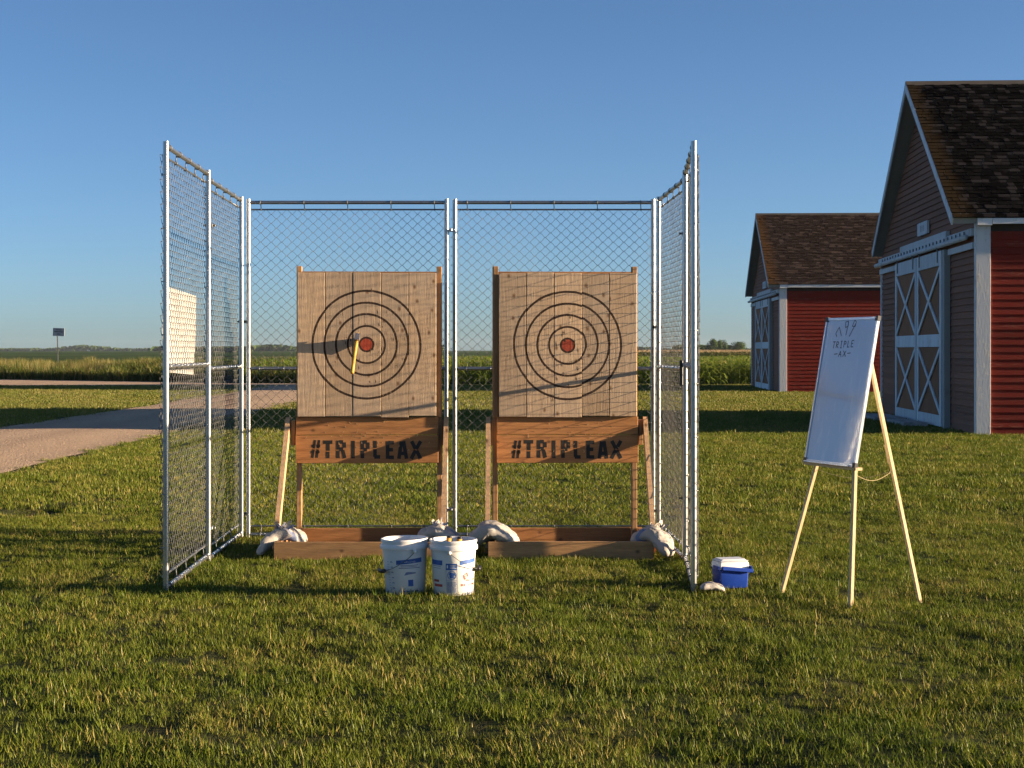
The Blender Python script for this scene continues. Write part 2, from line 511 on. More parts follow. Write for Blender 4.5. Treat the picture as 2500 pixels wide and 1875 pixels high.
# ---- gravel drive (runs away from us on the left) and the gravel cross road
def strip(name, left, right, mat, z, label, n=60, wob=0.12, cat='road'):
    """left/right: polylines of equal length sampled with wobbling edges"""
    def samp(pl, t):
        k = t*(len(pl)-1); i = min(int(k), len(pl)-2); f = k-i
        return (pl[i][0]*(1-f)+pl[i+1][0]*f, pl[i][1]*(1-f)+pl[i+1][1]*f)
    b = MB(); vs = []
    m = 10
    for j in range(n+1):
        t = j/n
        a = samp(left, t); c = samp(right, t)
        wa = wob*noise.noise(Vector((a[0]*0.7, a[1]*0.7, 1.3))) + wob*0.5*noise.noise(Vector((a[0]*2.3, a[1]*2.3, 4)))
        wc = wob*noise.noise(Vector((c[0]*0.7, c[1]*0.7, 9.3))) + wob*0.5*noise.noise(Vector((c[0]*2.3, c[1]*2.3, 7)))
        d = Vector((c[0]-a[0], c[1]-a[1])).normalized()
        a = (a[0]+d.x*wa, a[1]+d.y*wa); c = (c[0]+d.x*wc, c[1]+d.y*wc)
        for i in range(m+1):
            f = i/m
            x = a[0]*(1-f)+c[0]*f; y = a[1]*(1-f)+c[1]*f
            crown = 0.03*math.sin(math.pi*f)
            vs.append((x, y, gbase(y) + z + crown))
    fs = [(j*(m+1)+i, j*(m+1)+i+1, (j+1)*(m+1)+i+1, (j+1)*(m+1)+i) for j in range(n) for i in range(m)]
    b.add(vs, fs)
    return tag(b.build(name, mat, smooth=True), label, cat, kind='structure')
strip('gravel_drive', [(-11.4, 8), (-11.15, 36), (-11.0, 50), (-11.6, 70), (-13.5, 78.5)],
      [(-6.9, 8), (-7.0, 24), (-6.9, 36), (-6.8, 55), (-6.4, 82.5)], M['gravel'], 0.012, 'pinkish gravel drive running away on the left', 160, 0.22)
strip('gravel_road', [(-160, 77), (-60, 77), (-30, 77), (-14, 77), (-9, 77)],
      [(-160, 97), (-60, 96), (-30, 95), (-14, 84), (-9, 82.5)], M['gravel'], 0.006, 'gravel cross road before the weeds', 120, 0.3)

# ---- crop fields beyond
def slab_field(name, x0, x1, y0, y1, z, mat, label, rough=0.12, nx_=80, ny_=40):
    b = MB(); vs = []
    for j in range(ny_+1):
        y = y0 + (y1-y0)*(j/ny_)**2.2
        for i in range(nx_+1):
            x = x0 + (x1-x0)*i/nx_
            zz = z + rough*noise.noise(Vector((x*0.9, y*0.5, 2))) if j > 0 else -0.04
            vs.append((x, y, zz))
    fs = [(j*(nx_+1)+i, j*(nx_+1)+i+1, (j+1)*(nx_+1)+i+1, (j+1)*(nx_+1)+i) for j in range(ny_) for i in range(nx_)]
    b.add(vs, fs)
    return tag(b.build(name, mat, smooth=True), label, 'field', kind='structure')
slab_field('crop_field', -420, 60, 150, 2600, 0.75, M['field'], 'flat dark green crop field reaching the horizon')

# ---- instanced vegetation (stuff): geometry nodes scatter plants over a hidden-free emitter mesh
LIB = bpy.data.collections.new("plant_library")          # never linked to the scene
def lib_set(name, meshes):
    c = bpy.data.collections.new(name)
    for i, me in enumerate(meshes):
        c.objects.link(bpy.data.objects.new(name, me))
    return c

def blade(b, base, h, w, yaw, lean, curl, seg=2, mi=0):
    d = Vector((math.cos(yaw), math.sin(yaw), 0)); side = Vector((-d.y, d.x, 0))
    vs = []; fs = []
    for k in range(seg+1):
        t = k/seg
        c = Vector(base) + d*(lean*h*t + curl*h*t*t) + Vector((0,0,h*(t - 0.25*curl*t*t)))
        if k == seg: vs.append(c)
        else:
            ww = w*(1-0.45*t)
            vs += [c - side*ww/2, c + side*ww/2]
    for k in range(seg-1): fs.append((2*k, 2*k+1, 2*k+3, 2*k+2))
    fs.append((2*seg-2, 2*seg-1, 2*seg))
    b.add(vs, fs, mi)

def tuft_mesh(name, n, rad, h0, h1, w, mat, lean=0.35, curl=0.5, seg=2, seed=0):
    rg = random.Random(seed)
    b = MB()
    for _ in range(n):
        a = rg.uniform(0, 6.283); r_ = rad*math.sqrt(rg.random())
        blade(b, (r_*math.cos(a), r_*math.sin(a), -0.012), rg.uniform(h0, h1), w*rg.uniform(0.7, 1.25),
              rg.uniform(0, 6.283), rg.uniform(-0.1, lean), rg.uniform(0, curl), seg)
    me = bpy.data.meshes.new(name); me.from_pydata(b.v, [], b.f); me.materials.append(mat)
    return me

def scatter(name, emit_v, emit_f, coll, density, smin, smax, seed, tilt=0.15, label=None, cat=None, nscale=0.0):
    me = bpy.data.meshes.new(name); me.from_pydata(emit_v, [], emit_f); me.update()
    o = link(name, me)
    ng = bpy.data.node_groups.new(name + "_scatter", 'GeometryNodeTree')
    ng.interface.new_socket("Geometry", in_out='INPUT', socket_type='NodeSocketGeometry')
    ng.interface.new_socket("Geometry", in_out='OUTPUT', socket_type='NodeSocketGeometry')
    N = ng.nodes; L = ng.links
    gi = N.new("NodeGroupInput"); go = N.new("NodeGroupOutput")
    dp = N.new("GeometryNodeDistributePointsOnFaces"); dp.inputs["Density"].default_value = density
    dp.inputs["Seed"].default_value = seed
    ci = N.new("GeometryNodeCollectionInfo"); ci.inputs["Collection"].default_value = coll
    ci.inputs["Separate Children"].default_value = True; ci.inputs["Reset Children"].default_value = True
    ip = N.new("GeometryNodeInstanceOnPoints"); ip.inputs["Pick Instance"].default_value = True
    rv = N.new("FunctionNodeRandomValue"); rv.data_type = 'FLOAT_VECTOR'
    rv.inputs[0].default_value = (-tilt, -tilt, 0); rv.inputs[1].default_value = (tilt, tilt, 6.283)
    rv.inputs["Seed"].default_value = seed + 1
    rs = N.new("FunctionNodeRandomValue"); rs.data_type = 'FLOAT'
    rs.inputs[2].default_value = smin; rs.inputs[3].default_value = smax; rs.inputs["Seed"].default_value = seed + 2
    ri = N.new("FunctionNodeRandomValue"); ri.data_type = 'INT'
    ri.inputs[4].default_value = 0; ri.inputs[5].default_value = len(coll.objects) - 1; ri.inputs["Seed"].default_value = seed + 3
    L.new(gi.outputs[0], dp.inputs["Mesh"])
    L.new(dp.outputs["Points"], ip.inputs["Points"])
    L.new(ci.outputs[0], ip.inputs["Instance"])
    L.new(ri.outputs[2], ip.inputs["Instance Index"])
    L.new(rv.outputs[0], ip.inputs["Rotation"])
    if nscale > 0:       # taller and shorter patches
        ps = N.new("GeometryNodeInputPosition"); nz = N.new("ShaderNodeTexNoise")
        nz.inputs["Scale"].default_value = nscale; nz.inputs["Detail"].default_value = 2
        L.new(ps.outputs[0], nz.inputs["Vector"])
        mr = N.new("ShaderNodeMapRange"); mr.inputs[1].default_value = 0.3; mr.inputs[2].default_value = 0.7
        mr.inputs[3].default_value = 0.72; mr.inputs[4].default_value = 1.22
        L.new(nz.outputs[0], mr.inputs[0])
        mm = N.new("ShaderNodeMath"); mm.operation = 'MULTIPLY'
        L.new(mr.outputs[0], mm.inputs[0]); L.new(rs.outputs[1], mm.inputs[1])
        L.new(mm.outputs[0], ip.inputs["Scale"])
    else:
        L.new(rs.outputs[1], ip.inputs["Scale"])
    L.new(ip.outputs[0], go.inputs[0])
    md = o.modifiers.new("scatter", 'NODES'); md.node_group = ng
    return tag(o, label, cat, kind='stuff')

BARN1 = (9.24, 32.65, 3.5); BARN2 = (10.71, 65.6, 2.8); BW = 11.47; BL = 14.0
def in_barn(x, y, m=0.0):
    for (bx, by, th) in (BARN1, BARN2):
        c, s_ = math.cos(R(th)), math.sin(R(th))
        dx, dy = x-bx, y-by
        lx = dx*c - dy*s_; ly = dx*s_ + dy*c
        if -m < lx < BL+m and -m < ly < BW+m: return True
    return False
def on_gravel(x, y):
    if 76.8 < y and x < -6: return True
    w = 0.30*noise.noise(Vector((3.0, y*0.8, 2))) + 0.18*noise.noise(Vector((x, y*2.6, 7)))
    return -11.2 - w < x < -6.95 + w and y > 6
def lawn_cells(y0, y1, step, margin=1.8):
    v = []; f = []
    y = y0
    while y < y1 - 1e-6:
        hw = 0.325*(y+step) + margin
        x = -hw
        while x < hw:
            cx, cy = x+step/2, y+step/2
            hole = math.hypot((cx+4.95)/0.36, (cy-17.3)/0.55) < 1
            if not in_barn(cx, cy) and not on_gravel(cx, cy) and not hole:
                k = len(v)
                for (px, py) in ((x,y),(x+step,y),(x+step,y+step),(x,y+step)): v.append((px, py, gz(px, py)))
                f.append((k, k+1, k+2, k+3))
            x += step
        y += step
    return v, f

near_set = lib_set('lawn_tuft', [tuft_mesh('lawn_tuft', 62, 0.085, 0.020, 0.054, 0.0040, M['blade'], 0.55, 0.5, 2, s_) for s_ in range(6)])
mid_set = lib_set('lawn_tuft_mid', [tuft_mesh('lawn_tuft_mid', 60, 0.16, 0.03, 0.07, 0.0075, M['blade'], 0.5, 0.5, 2, 20+s_) for s_ in range(5)])
far_set = lib_set('lawn_tuft_far', [tuft_mesh('lawn_tuft_far', 70, 0.36, 0.03, 0.07, 0.018, M['blade_far'], 0.5, 0.4, 2, 40+s_) for s_ in range(4)])
v, f = lawn_cells(5.6, 17.0, 0.2)
scatter('lawn_grass', v, f, near_set, 118, 0.75, 1.25, 1, 0.18, 'short patchy green and straw coloured lawn grass in front', 'grass', 1.7)
v, f = lawn_cells(17.0, 33.0, 0.4)
scatter('lawn_grass', v, f, mid_set, 42, 0.8, 1.25, 5, 0.15, 'mown green lawn grass around and behind the fence', 'grass', 0.9)
v, f = lawn_cells(33.0, 79.0, 0.5, 2.5)
scatter('lawn_grass', v, f, far_set, 11, 0.8, 1.3, 9, 0.12, 'lawn grass between the barns and the corn', 'grass', 0.3)

def rect_cells(x0, x1, y0, y1, step, zf=lambda x, y: -0.04, skip=None):
    v = []; f = []
    y = y0
    while y < y1 - 1e-6:
        x = x0
        while x < x1 - 1e-6:
            if skip is None or not skip(x+step/2, y+step/2):
                k = len(v)
                for (px, py) in ((x,y),(x+step,y),(x+step,y+step),(x,y+step)): v.append((px, py, zf(px, py)))
                f.append((k,k+1,k+2,k+3))
            x += step
        y += step
    return v, f
# ---- loose stones on the drive
def stone_mesh(name, seed):
    rg = random.Random(seed); b = MB(); vs = []
    for (x, y, z) in ((1,0,0),(0,1,0),(-1,0,0),(0,-1,0),(0,0,0.6),(0,0,-0.5)):
        vs.append((x*rg.uniform(.6,1.1), y*rg.uniform(.6,1.1), z*rg.uniform(.6,1.1)))
    b.add(vs, [(0,1,4),(1,2,4),(2,3,4),(3,0,4),(1,0,5),(2,1,5),(3,2,5),(0,3,5)])
    me = bpy.data.meshes.new(name); me.from_pydata(b.v, [], b.f); me.materials.append(M['pebble'])
    return me
M['pebble'] = m_plain('pebble', (0.36, 0.265, 0.19), 0.9, 0, 0.35, 0.7)
stone_set = lib_set('pebble', [stone_mesh('pebble', 200+k) for k in range(4)])
v, f = rect_cells(-11.2, -6.8, 18, 46, 0.4, lambda x, y: gbase(y) + 0.012 + 0.03*math.sin(math.pi*min(1, max(0, (x+11.2)/4.3))))
scatter('loose_stones', v, f, stone_set, 26, 0.006, 0.018, 61, 0.5, 'loose stones strewn over the gravel drive', 'stones')

# ---- corn
def corn_mesh(name, h, seed, tassel=False):
    rg = random.Random(seed); b = MB()
    b.tube([(0,0,-0.05),(0.01,0,h*0.5),(0.0,0.01,h*0.93)], [0.016,0.013,0.006], 5, False, 0)
    n = 11
    for k in range(n):
        z0 = h*(0.10 + 0.80*k/n); a = (k % 2)*math.pi + rg.uniform(-0.5, 0.5)
        ln = h*rg.uniform(0.36, 0.52)*(1.0 if k < n-3 else 0.75); w = rg.uniform(0.055, 0.085)
        d = Vector((math.cos(a), math.sin(a), 0)); sd = Vector((-d.y, d.x, 0))
        pts = []
        up = rg.uniform(0.55, 0.95); dr = rg.uniform(0.6, 1.15)
        for j in range(5):
            t = j/4
            pts.append(Vector((0,0,z0)) + d*(ln*(0.75*t)) + Vector((0,0, ln*(up*t - dr*t*t))))
        vs = []
        for j, p in enumerate(pts):
            ww = w*(0.5 + 1.2*(j/4)*(1-j/4))*(1 if j < 4 else 0.1)
            vs += [p - sd*ww/2, p + sd*ww/2 + Vector((0,0,0.01))]
        b.add(vs, [(2*j, 2*j+1, 2*j+3, 2*j+2) for j in range(4)], 0)
    me = bpy.data.meshes.new(name)
    if tassel:
        for k in range(5):
            a = rg.uniform(0, 6.28)
            blade(b, (0,0,h*0.9), h*0.16, 0.02, a, 0.5, 0.3, 2, 1)
    me.from_pydata(b.v, [], b.f); me.materials.append(M['corn_leaf']); me.materials.append(M['tassel'])
    me.polygons.foreach_set("material_index", b.m)
    return me
corn_set = lib_set('corn_plant', [corn_mesh('corn_plant', 1.26 + 0.06*s_, 70+s_) for s_ in range(5)])
v, f = rect_cells(-9, 17, 81.2, 85, 1.0)
scatter('corn_field', v, f, corn_set, 8.0, 0.9, 1.1, 21, 0.06, 'front rows of leafy green corn behind the lawn', 'corn')
v, f = rect_cells(-14, 26, 85, 131, 2.0)
scatter('corn_field', v, f, corn_set, 4.0, 0.84, 0.98, 22, 0.06, 'deep mass of green corn stretching back', 'corn')
# the taller, tasselled corn far behind
tall_set = lib_set('tall_corn_plant', [corn_mesh('tall_corn_plant', 1.9, 90+s_, True) for s_ in range(3)])
for me_ in [o_.data for o_ in tall_set.objects]:
    me_.materials[0] = M['tallcorn']
v, f = rect_cells(14, 60, 188, 212, 4.0)
scatter('tall_corn_field', v, f, tall_set, 3.6, 0.80, 0.92, 25, 0.05, 'dark band of taller corn with tan tassels on the horizon', 'corn')
v, f = rect_cells(-40, 14, 196, 204, 4.0)
scatter('tall_corn_field', v, f, tall_set, 1.3, 0.42, 0.5, 26, 0.05, 'low green crop edge far behind the targets', 'crop')

# ---- roadside weeds and dry grass
weed_set = lib_set('weed_plant', [tuft_mesh('weed_plant', 60, 0.32, 0.45, 1.05, 0.05, M['weed'], 0.45, 0.7, 4, 120+s_) for s_ in range(4)])
dry_set = lib_set('dry_grass_tuft', [tuft_mesh('dry_grass_tuft', 70, 0.34, 0.6, 1.15, 0.018, M['dry_grass'], 0.3, 0.35, 3, 140+s_) for s_ in range(4)])
def edge_y(x): return 95.5 if x < -30 else 95.5 - (x+30)*(12.0/17.0) if x < -13 else 83.5
def hill(x, y): return -0.04 + 0.45*max(0.0, min(1.0, (y-edge_y(x)-1)/7.0))
v, f = rect_cells(-34, -8, 83, 112, 1.0, hill, lambda x, y: y < edge_y(x) or y > edge_y(x)+9 or (x < -23 and y > edge_y(x)+2.5))
scatter('roadside_weeds', v, f, weed_set, 4.2, 0.6, 1.0, 31, 0.15, 'thick green weeds along the far side of the gravel road', 'weeds', 0.35)
v, f = rect_cells(-60, -34, 94, 104, 1.0, hill, lambda x, y: y < edge_y(x) or y > edge_y(x)+1.6)
scatter('roadside_weeds', v, f, weed_set, 5.0, 0.35, 0.6, 32, 0.15, 'low green weeds at the foot of the dry grass', 'weeds', 0.35)
v, f = rect_cells(-62, -19, 90, 116, 1.0, hill, lambda x, y: y < edge_y(x)+1.2 or y > edge_y(x)+10 or (x > -26 and y < edge_y(x)+4.5))
scatter('dry_grass', v, f, dry_set, 5.0, 0.48, 0.85, 35, 0.12, 'tall straw coloured grass on the roadside bank', 'grass', 0.3)
v, f = rect_cells(-19, -9.5, 92, 100, 1.0, hill, None)
scatter('dry_grass', v, f, dry_set, 0.5, 0.6, 0.85, 36, 0.12, 'few dry stalks among the weeds behind the fence', 'grass', 0.3)
v, f = rect_cells(-64, -8, 84, 118, 2.0, lambda x, y: hill(x, y)-0.02, lambda x, y: y < edge_y(x)+0.4)
b = MB(); b.add(v, f)
tag(b.build('roadside_bank', M['lawn'], smooth=True), 'low grassy bank under the weeds', 'bank', kind='structure')

# ---- far woods on the horizon and a few single trees
def clump_tree(name, x, y, hgt, wid, seed, label, group='trees on the horizon to the right'):
    rg = random.Random(seed)
    t = empty(name, (x, y, -0.04), 0, label, 'tree', group)
    b = MB()
    b.tube([(0,0,-0.3),(0.1,0,hgt*0.3),(0,0.1,hgt*0.55)], [hgt*0.035,hgt*0.026,hgt*0.012], 6)
    for k in range(5):
        a = rg.uniform(0, 6.28)
        b.tube([(0,0,hgt*(0.25+0.06*k)),(math.cos(a)*wid*0.3, math.sin(a)*wid*0.3, hgt*(0.45+0.08*k))], [hgt*0.014, hgt*0.005], 5)
    b.build('trunk', M['bark'], t)
    c = MB()
    lobes = [(rg.uniform(-0.34,0.34)*wid, rg.uniform(-0.3,0.3)*wid, hgt*rg.uniform(0.32,0.82), rg.uniform(0.16,0.27)*wid) for _ in range(11)]
    lobes.append((0,0,hgt*0.55,0.3*wid))
    for (lx, ly, lz, lr) in lobes:
        for _ in range(170):
            d = Vector((rg.gauss(0,1), rg.gauss(0,1), rg.gauss(0,1))).normalized()
            p = Vector((lx,ly,lz)) + d*lr*rg.uniform(0.55,1.08)
            if p.z > hgt: p.z = hgt - rg.uniform(0, 0.1)*hgt
            u = d.orthogonal().normalized(); w = d.cross(u)
            u = (u + Vector((rg.uniform(-.5,.5),)*3)).normalized()
            q = hgt*rg.uniform(0.022, 0.045)
            c.add([p-u*q, p+w*q*0.8, p+u*q, p-w*q*0.8], [(0,1,2,3)])
    c.build('crown', M['leaf'], t)
    return t
D = 620
for i, (px, top, wpx, lab) in enumerate([
        (1735, 836, 26, 'tall ragged dark tree, leftmost of the far trees right of the fence'),
        (1758, 843, 22, 'low rounded far tree between the two tallest far trees'),
        (1782, 838, 24, 'tall dark far tree nearest the small red barn'),
        (1802, 844, 28, 'broad low far tree just left of the small red barn'),
        (1816, 846, 16, 'smallest far tree beside the small red barn'),
        (1708, 844, 14, 'small far tree peeping out right beside the fence post')]):
    h_ = H + (HZ - top)*D/F
    clump_tree('far_tree', (px-1250)*D/F, D + (i % 3)*12, max(3.6, h_)*1.4, wpx*1.45*D/F, 300+i, lab)

def wood_mass(name, x0, x1, y, hfun, label, seed):
    rg = random.Random(seed); c = MB()
    n = int((x1-x0)*(1.1 if y > 1000 else 14))
    for _ in range(n):
        x = rg.uniform(x0, x1); hh = hfun(x)
        if hh < 0.8: continue
        for _k in range(7):
            z = rg.random()**0.8*hh; yy = y + rg.uniform(-12, 12)
            a = rg.uniform(0, 3.14); q = rg.uniform(1.2, 3.0)*(1.0 if y > 1000 else 0.22)
            ux = math.cos(a)*q; uy = math.sin(a)*q
            c.add([(x-ux, yy-uy, z-q*0.5),(x+ux, yy+uy, z-q*0.5+rg.uniform(-.5,.5)),(x+ux*0.6, yy+uy*0.6, z+q*0.7),(x-ux*0.6, yy-uy*0.6, z+q*0.6)], [(0,1,2,3)])
    return tag(c.build(name, M['leaf']), label, 'woods', kind='stuff')
wood_mass('distant_woods', -900, -320, 2300, lambda x: 3.2 + 4.0*max(0, noise.noise(Vector((x*0.012, 0, 3)))) + 5*max(0, 1-abs(x+600)/50), 'hazy line of woods on the far left horizon', 5)
wood_mass('distant_woods', -330, -60, 1500, lambda x: 4.0 + 4.5*max(-0.5, noise.noise(Vector((x*0.02, 5, 3)))), 'hazy line of woods seen through the left fence mesh', 6)
wood_mass('distant_woods', 60, 330, 1700, lambda x: 3.0 + 3.0*max(-0.5, noise.noise(Vector((x*0.02, 9, 3)))), 'hazy line of woods behind the right fence', 7)

# ================================================================== BARNS
M['red_wall'] = None
def m_paint(name, base, worn, amt=0.4, scale=(1,1,1), rough=0.8, dirt=None):
    """old paint that has flaked to bare wood in places"""
    t = NT(name)
    p = t.pos()
    v = t.mapping(t.shifted(t.obj(), 11), scale)
    a = t.noise(v, 1.3, 4, 0.65)
    b = t.noise(v, 9.0, 4, 0.7)
    c = t.mix(t.ramp(a, [(0.3, 0.0), (0.75, 0.5)]), base, tuple(k*0.72 for k in base))
    msk = t.ramp(t.math('ADD', t.math('MULTIPLY', a, 0.45), t.math('MULTIPLY', b, 0.55)), [(0.60-0.18*amt, 0.0), (0.66-0.12*amt, 1.0)])
    c = t.mix(t.math('MULTIPLY', msk, min(1.0, amt*1.6)), c, worn)
    tint = t.math('ADD', t.math('MULTIPLY', t.rnd(), 0.3), 0.85)
    hs = t.n("ShaderNodeHueSaturation"); t.l(tint, hs.inputs["Value"]); t.l(c, hs.inputs["Color"])
    t.principled(hs.outputs[0], rough, 0, t.bump(t.math('ADD', b, msk), 0.4, 0.006), 0.2)
    return t.mat
M['red_board'] = m_paint('red_barn_paint', (0.175, 0.016, 0.008), (0.24, 0.11, 0.08), 0.22, (0.5, 6, 6))
M['gable_board'] = m_paint('weathered_barn_paint', (0.245, 0.108, 0.064), (0.165, 0.105, 0.078), 0.5, (6, 0.7, 6))
M['door_panel'] = m_paint('door_panel_paint', (0.29, 0.125, 0.060), (0.20, 0.095, 0.055), 0.3, (4, 4, 0.5))
M['barn_white'] = m_paint('barn_white_paint', (0.66, 0.68, 0.68), (0.34, 0.30, 0.26), 0.34, (3, 3, 0.8))
M['soffit'] = m_paint('soffit_paint', (0.30, 0.31, 0.30), (0.2, 0.18, 0.16), 0.2)
M['ridge'] = m_plain('weathered_ridge', (0.05, 0.043, 0.036), 0.9, 0, 0.3, 2)
M['dark_wood'] = m_plain('dark_gap', (0.035, 0.025, 0.022), 0.9, 0, 0.3)

def m_shingle(name, dark, light, moss, near_verge=1.0):
    """weathered cedar: each shingle has its own grey; browner along the sheltered verge"""
    t = NT(name)
    geo = t.n("ShaderNodeNewGeometry")
    rnd = t.math('FRACT', t.math('ADD', t.math('MULTIPLY', geo.outputs["Random Per Island"], 5.3), t.rnd()))
    v = t.obj()
    uv = t.n("ShaderNodeTexCoord"); uv.object = SHREF[0]
    sx = t.n("ShaderNodeSeparateXYZ"); t.l(uv.outputs["Object"], sx.inputs[0])
    c = t.ramp(rnd, [(0.0, dark), (0.70, tuple((a*5+b_)/6 for a, b_ in zip(dark, light))), (0.90, light), (1.0, light)])
    grain = t.noise(t.mapping(uv.outputs["Object"], (30, 3, 3)), 3, 3)
    c = t.mix(t.ramp(grain, [(0.3, 0.45), (0.65, 0.0)]), c, tuple(k*0.4 for k in dark))
    edge = t.math('ADD', t.math('ADD', sx.outputs[0], 0.40), t.math('MULTIPLY', t.math('SUBTRACT', t.noise(uv.outputs["Object"], 1.6, 3), 0.5), 0.5))
    mk = t.ramp(edge, [(0.10, 0.9), (near_verge, 0.0)])
    c = t.mix(mk, c, moss)
    t.principled(c, 0.95, 0, t.bump(grain, 0.4, 0.004), 0.0)
    return t.mat
SHREF = [None]

def barn(loc, th, detail, label, lib):
    X0, Y0 = loc
    root = empty('barn', (X0, Y0, -0.04), -R(th), label, 'barn', 'red barns')
    W = BW; L = BL
    EH = 4.33                 # roof lower edge
    RH = 7.94 if detail else 7.60                  # ridge
    OV = 0.15                 # eave overhang
    half = W/2
    s = (RH-EH)/(half+OV)
    def roof_z(y): return EH + (half+OV - abs(y-half))*s
    # --- core walls
    b = MB()
    i_ = 0.05
    tk = 0.14
    def rz(y): return roof_z(y) - tk - 0.03
    pts = [(i_, -0.1), (W-i_, -0.1), (W-i_, rz(W-i_)), (half, rz(half)), (i_, rz(i_))]
    n = len(pts)
    vs = [(i_, p[0], p[1]) for p in pts] + [(L, p[0], p[1]) for p in pts]
    b.add(vs, [tuple(range(n))[::-1], tuple(range(n, 2*n))] + [(k, (k+1) % n, n+(k+1) % n, n+k) for k in range(n)])
    b.build('wall', M['dark_wood'], root)
    # --- siding
    ex = 0.150
    def clap_y(bm, y0, y1, z0, z1):          # gable board along local y, faces -x
        bm.add([(i_, y0, z0), (i_-0.044, y0, z0), (i_-0.012, y0, z1+0.012), (i_, y0, z1+0.012),
                (i_, y1, z0), (i_-0.044, y1, z0), (i_-0.012, y1, z1+0.012), (i_, y1, z1+0.012)],
               [(0,1,2,3),(7,6,5,4),(0,4,5,1),(1,5,6,2),(2,6,7,3)])
    def clap_x(bm, x0, x1, z0, z1):          # long-wall board along local x, faces -y
        bm.add([(x0, i_, z0), (x0, i_-0.036, z0), (x0, i_-0.012, z1+0.012), (x0, i_, z1+0.012),
                (x1, i_, z0), (x1, i_-0.036, z0), (x1, i_-0.012, z1+0.012), (x1, i_, z1+0.012)],
               [(3,2,1,0),(4,5,6,7),(1,5,4,0),(2,6,5,1),(3,7,6,2)])
    DR0, DR1, DL0, DL1 = 2.80, 5.62, 5.72, 8.52          # door leaves along the gable
    spans_low = [(0.06, DR0-0.32), (DL1+0.02, W-0.06)]
    gab = []; z = 0.0; k = 0
    gx = 0.138
    rg = random.Random(11)
    while z < rz(half) - 0.1:
        z1 = z + gx
        if z < 3.86:
            for (a, c) in spans_low: gab.append((a, c, z, z1))
        else:
            top = z1
            yl = half - (roof_z(half) - tk - 0.02 - top)/s
            yl = max(0.06, yl); yr = W - yl
            if yr - yl > 0.1:
                if yr - yl > 5:
                    cut = yl + (yr-yl)*rg.uniform(0.3, 0.7)
                    gab += [(yl, cut-0.004, z, z1), (cut+0.004, yr, z, z1)]
                else: gab.append((yl, yr, z, z1))
        z = z1
    wal = []; z = 0.0; rw = random.Random(5)
    while z < EH - 0.34:
        cuts = [0.30] + ([rw.uniform(0.6, 3.2), rw.uniform(4.5, 8), rw.uniform(9, 12)] if detail else []) + [L]
        for xa, xb_ in zip(cuts[:-1], cuts[1:]): wal.append((xa, xb_-0.004, z + rw.uniform(-0.003, 0.003), z+ex))
        z += ex
    if detail:
        for (a, c, z0, z1) in gab:
            j = rg.uniform(-0.004, 0.004)
            bm = MB(); clap_y(bm, a, c, z0+j, z1+j*0.5); bm.build('siding_board', M['gable_board'], root)
        for (a, c, z0, z1) in wal:
            bm = MB(); clap_x(bm, a, c, z0, z1); bm.build('siding_board', M['red_board'], root)
    else:
        bm = MB()
        for q in gab: clap_y(bm, *q)
        tag(bm.build('gable_siding', M['gable_board'], root), kind='stuff')
        bm = MB()
        for q in wal: clap_x(bm, *q)
        tag(bm.build('long_wall_siding', M['red_board'], root), kind='stuff')
    # --- trim
    def part(name, a, c, mat, parent=root, bev=0.004):
        bm = MB(); bm.bevbox(a, c, bev); return bm.build(name, mat, parent)
    part('corner_board', (0.005, -0.022, -0.04), (0.29, i_-0.004, EH-0.03), M['barn_white'])
    part('corner_board', (-0.02, -0.018, -0.04), (0.002, 0.055, EH-0.03), M['barn_white'])
    part('corner_board', (-0.02, W-0.10, -0.02), (0.03, W+0.01, EH-0.2), M['barn_white'])
    part('fascia_board', (0.295, -OV-0.022, EH-0.135), (L+0.3, -OV-0.002, EH-0.022), M['barn_white'])
    part('eave_box', (0.0, -OV-0.018, EH-0.16), (0.29, 0.0, EH-0.015), M['barn_white'])
    # --- sliding doors
    DZ0, DZ1 = 0.03, 3.85
    for (a, c) in ((DR0, DR1), (DL0, DL1)):
        bm = MB(); bm.box((-0.10, a+0.01, DZ0+0.01), (-0.055, c-0.01, DZ1-0.01))
        d = bm.build('door', M['door_panel'], root)
        f0, f1 = -0.135, -0.102
        sw = 0.15
        for (y0, y1) in ((a, a+sw), (c-sw, c)): part('stile', (f0, y0, DZ0), (f1, y1, DZ1), M['barn_white'], d)
        for (z0, z1) in ((DZ0, 0.27), (1.76, 2.04), (DZ1-0.32, DZ1)):
            part('rail', (f0+0.002, a+sw+0.002, z0), (f1, c-sw-0.002, z1), M['barn_white'], d)
        for (z0, z1) in ((0.27, 1.76), (2.04, DZ1-0.32)):
            for sgn, off in ((0, 0.0), (1, 0.004)):
                p0 = Vector((-0.120-off, a+sw, z0+0.05 if not sgn else z1-0.05)); p1 = Vector((-0.120-off, c-sw, z1-0.05 if not sgn else z0+0.05))
                bm = MB(); bm.bar(p0, p1, 0.10, 0.026, up=(1,0,0)); bm.build('brace', M['barn_white'], d)
        for yy in (a+0.35, c-0.35):
            bm = MB(); bm.box((-0.15, yy-0.03, DZ1-0.25), (-0.136, yy+0.03, DZ1+0.10)); bm.tube([(-0.17, yy, DZ1+0.10), (-0.12, yy, DZ1+0.10)], 0.05, 10)
            bm.build('hanger', M['dark_steel'], d)
    part('door_jamb', (-0.12, DR0-0.30, 0.0), (0.01, DR0-0.02, DZ1), M['soffit'])
    part('track_board', (-0.07, 0.10, 3.98), (i_-0.05, DR0-0.3, 4.13), M['barn_white'])
    part('track_board', (-0.09, DR0-0.3, 3.98), (i_-0.05, DL1-0.4, 4.25), M['barn_white'])
    part('track_board', (-0.07, DL1-0.4, 3.98), (i_-0.05, W+0.05, 4.13), M['barn_white'])
    bm = MB(); bm.tube([(-0.13, 0.35, 3.96), (-0.13, W+0.1, 3.96)], 0.055, 10); bm.build('door_track', M['barn_white'], root, True)
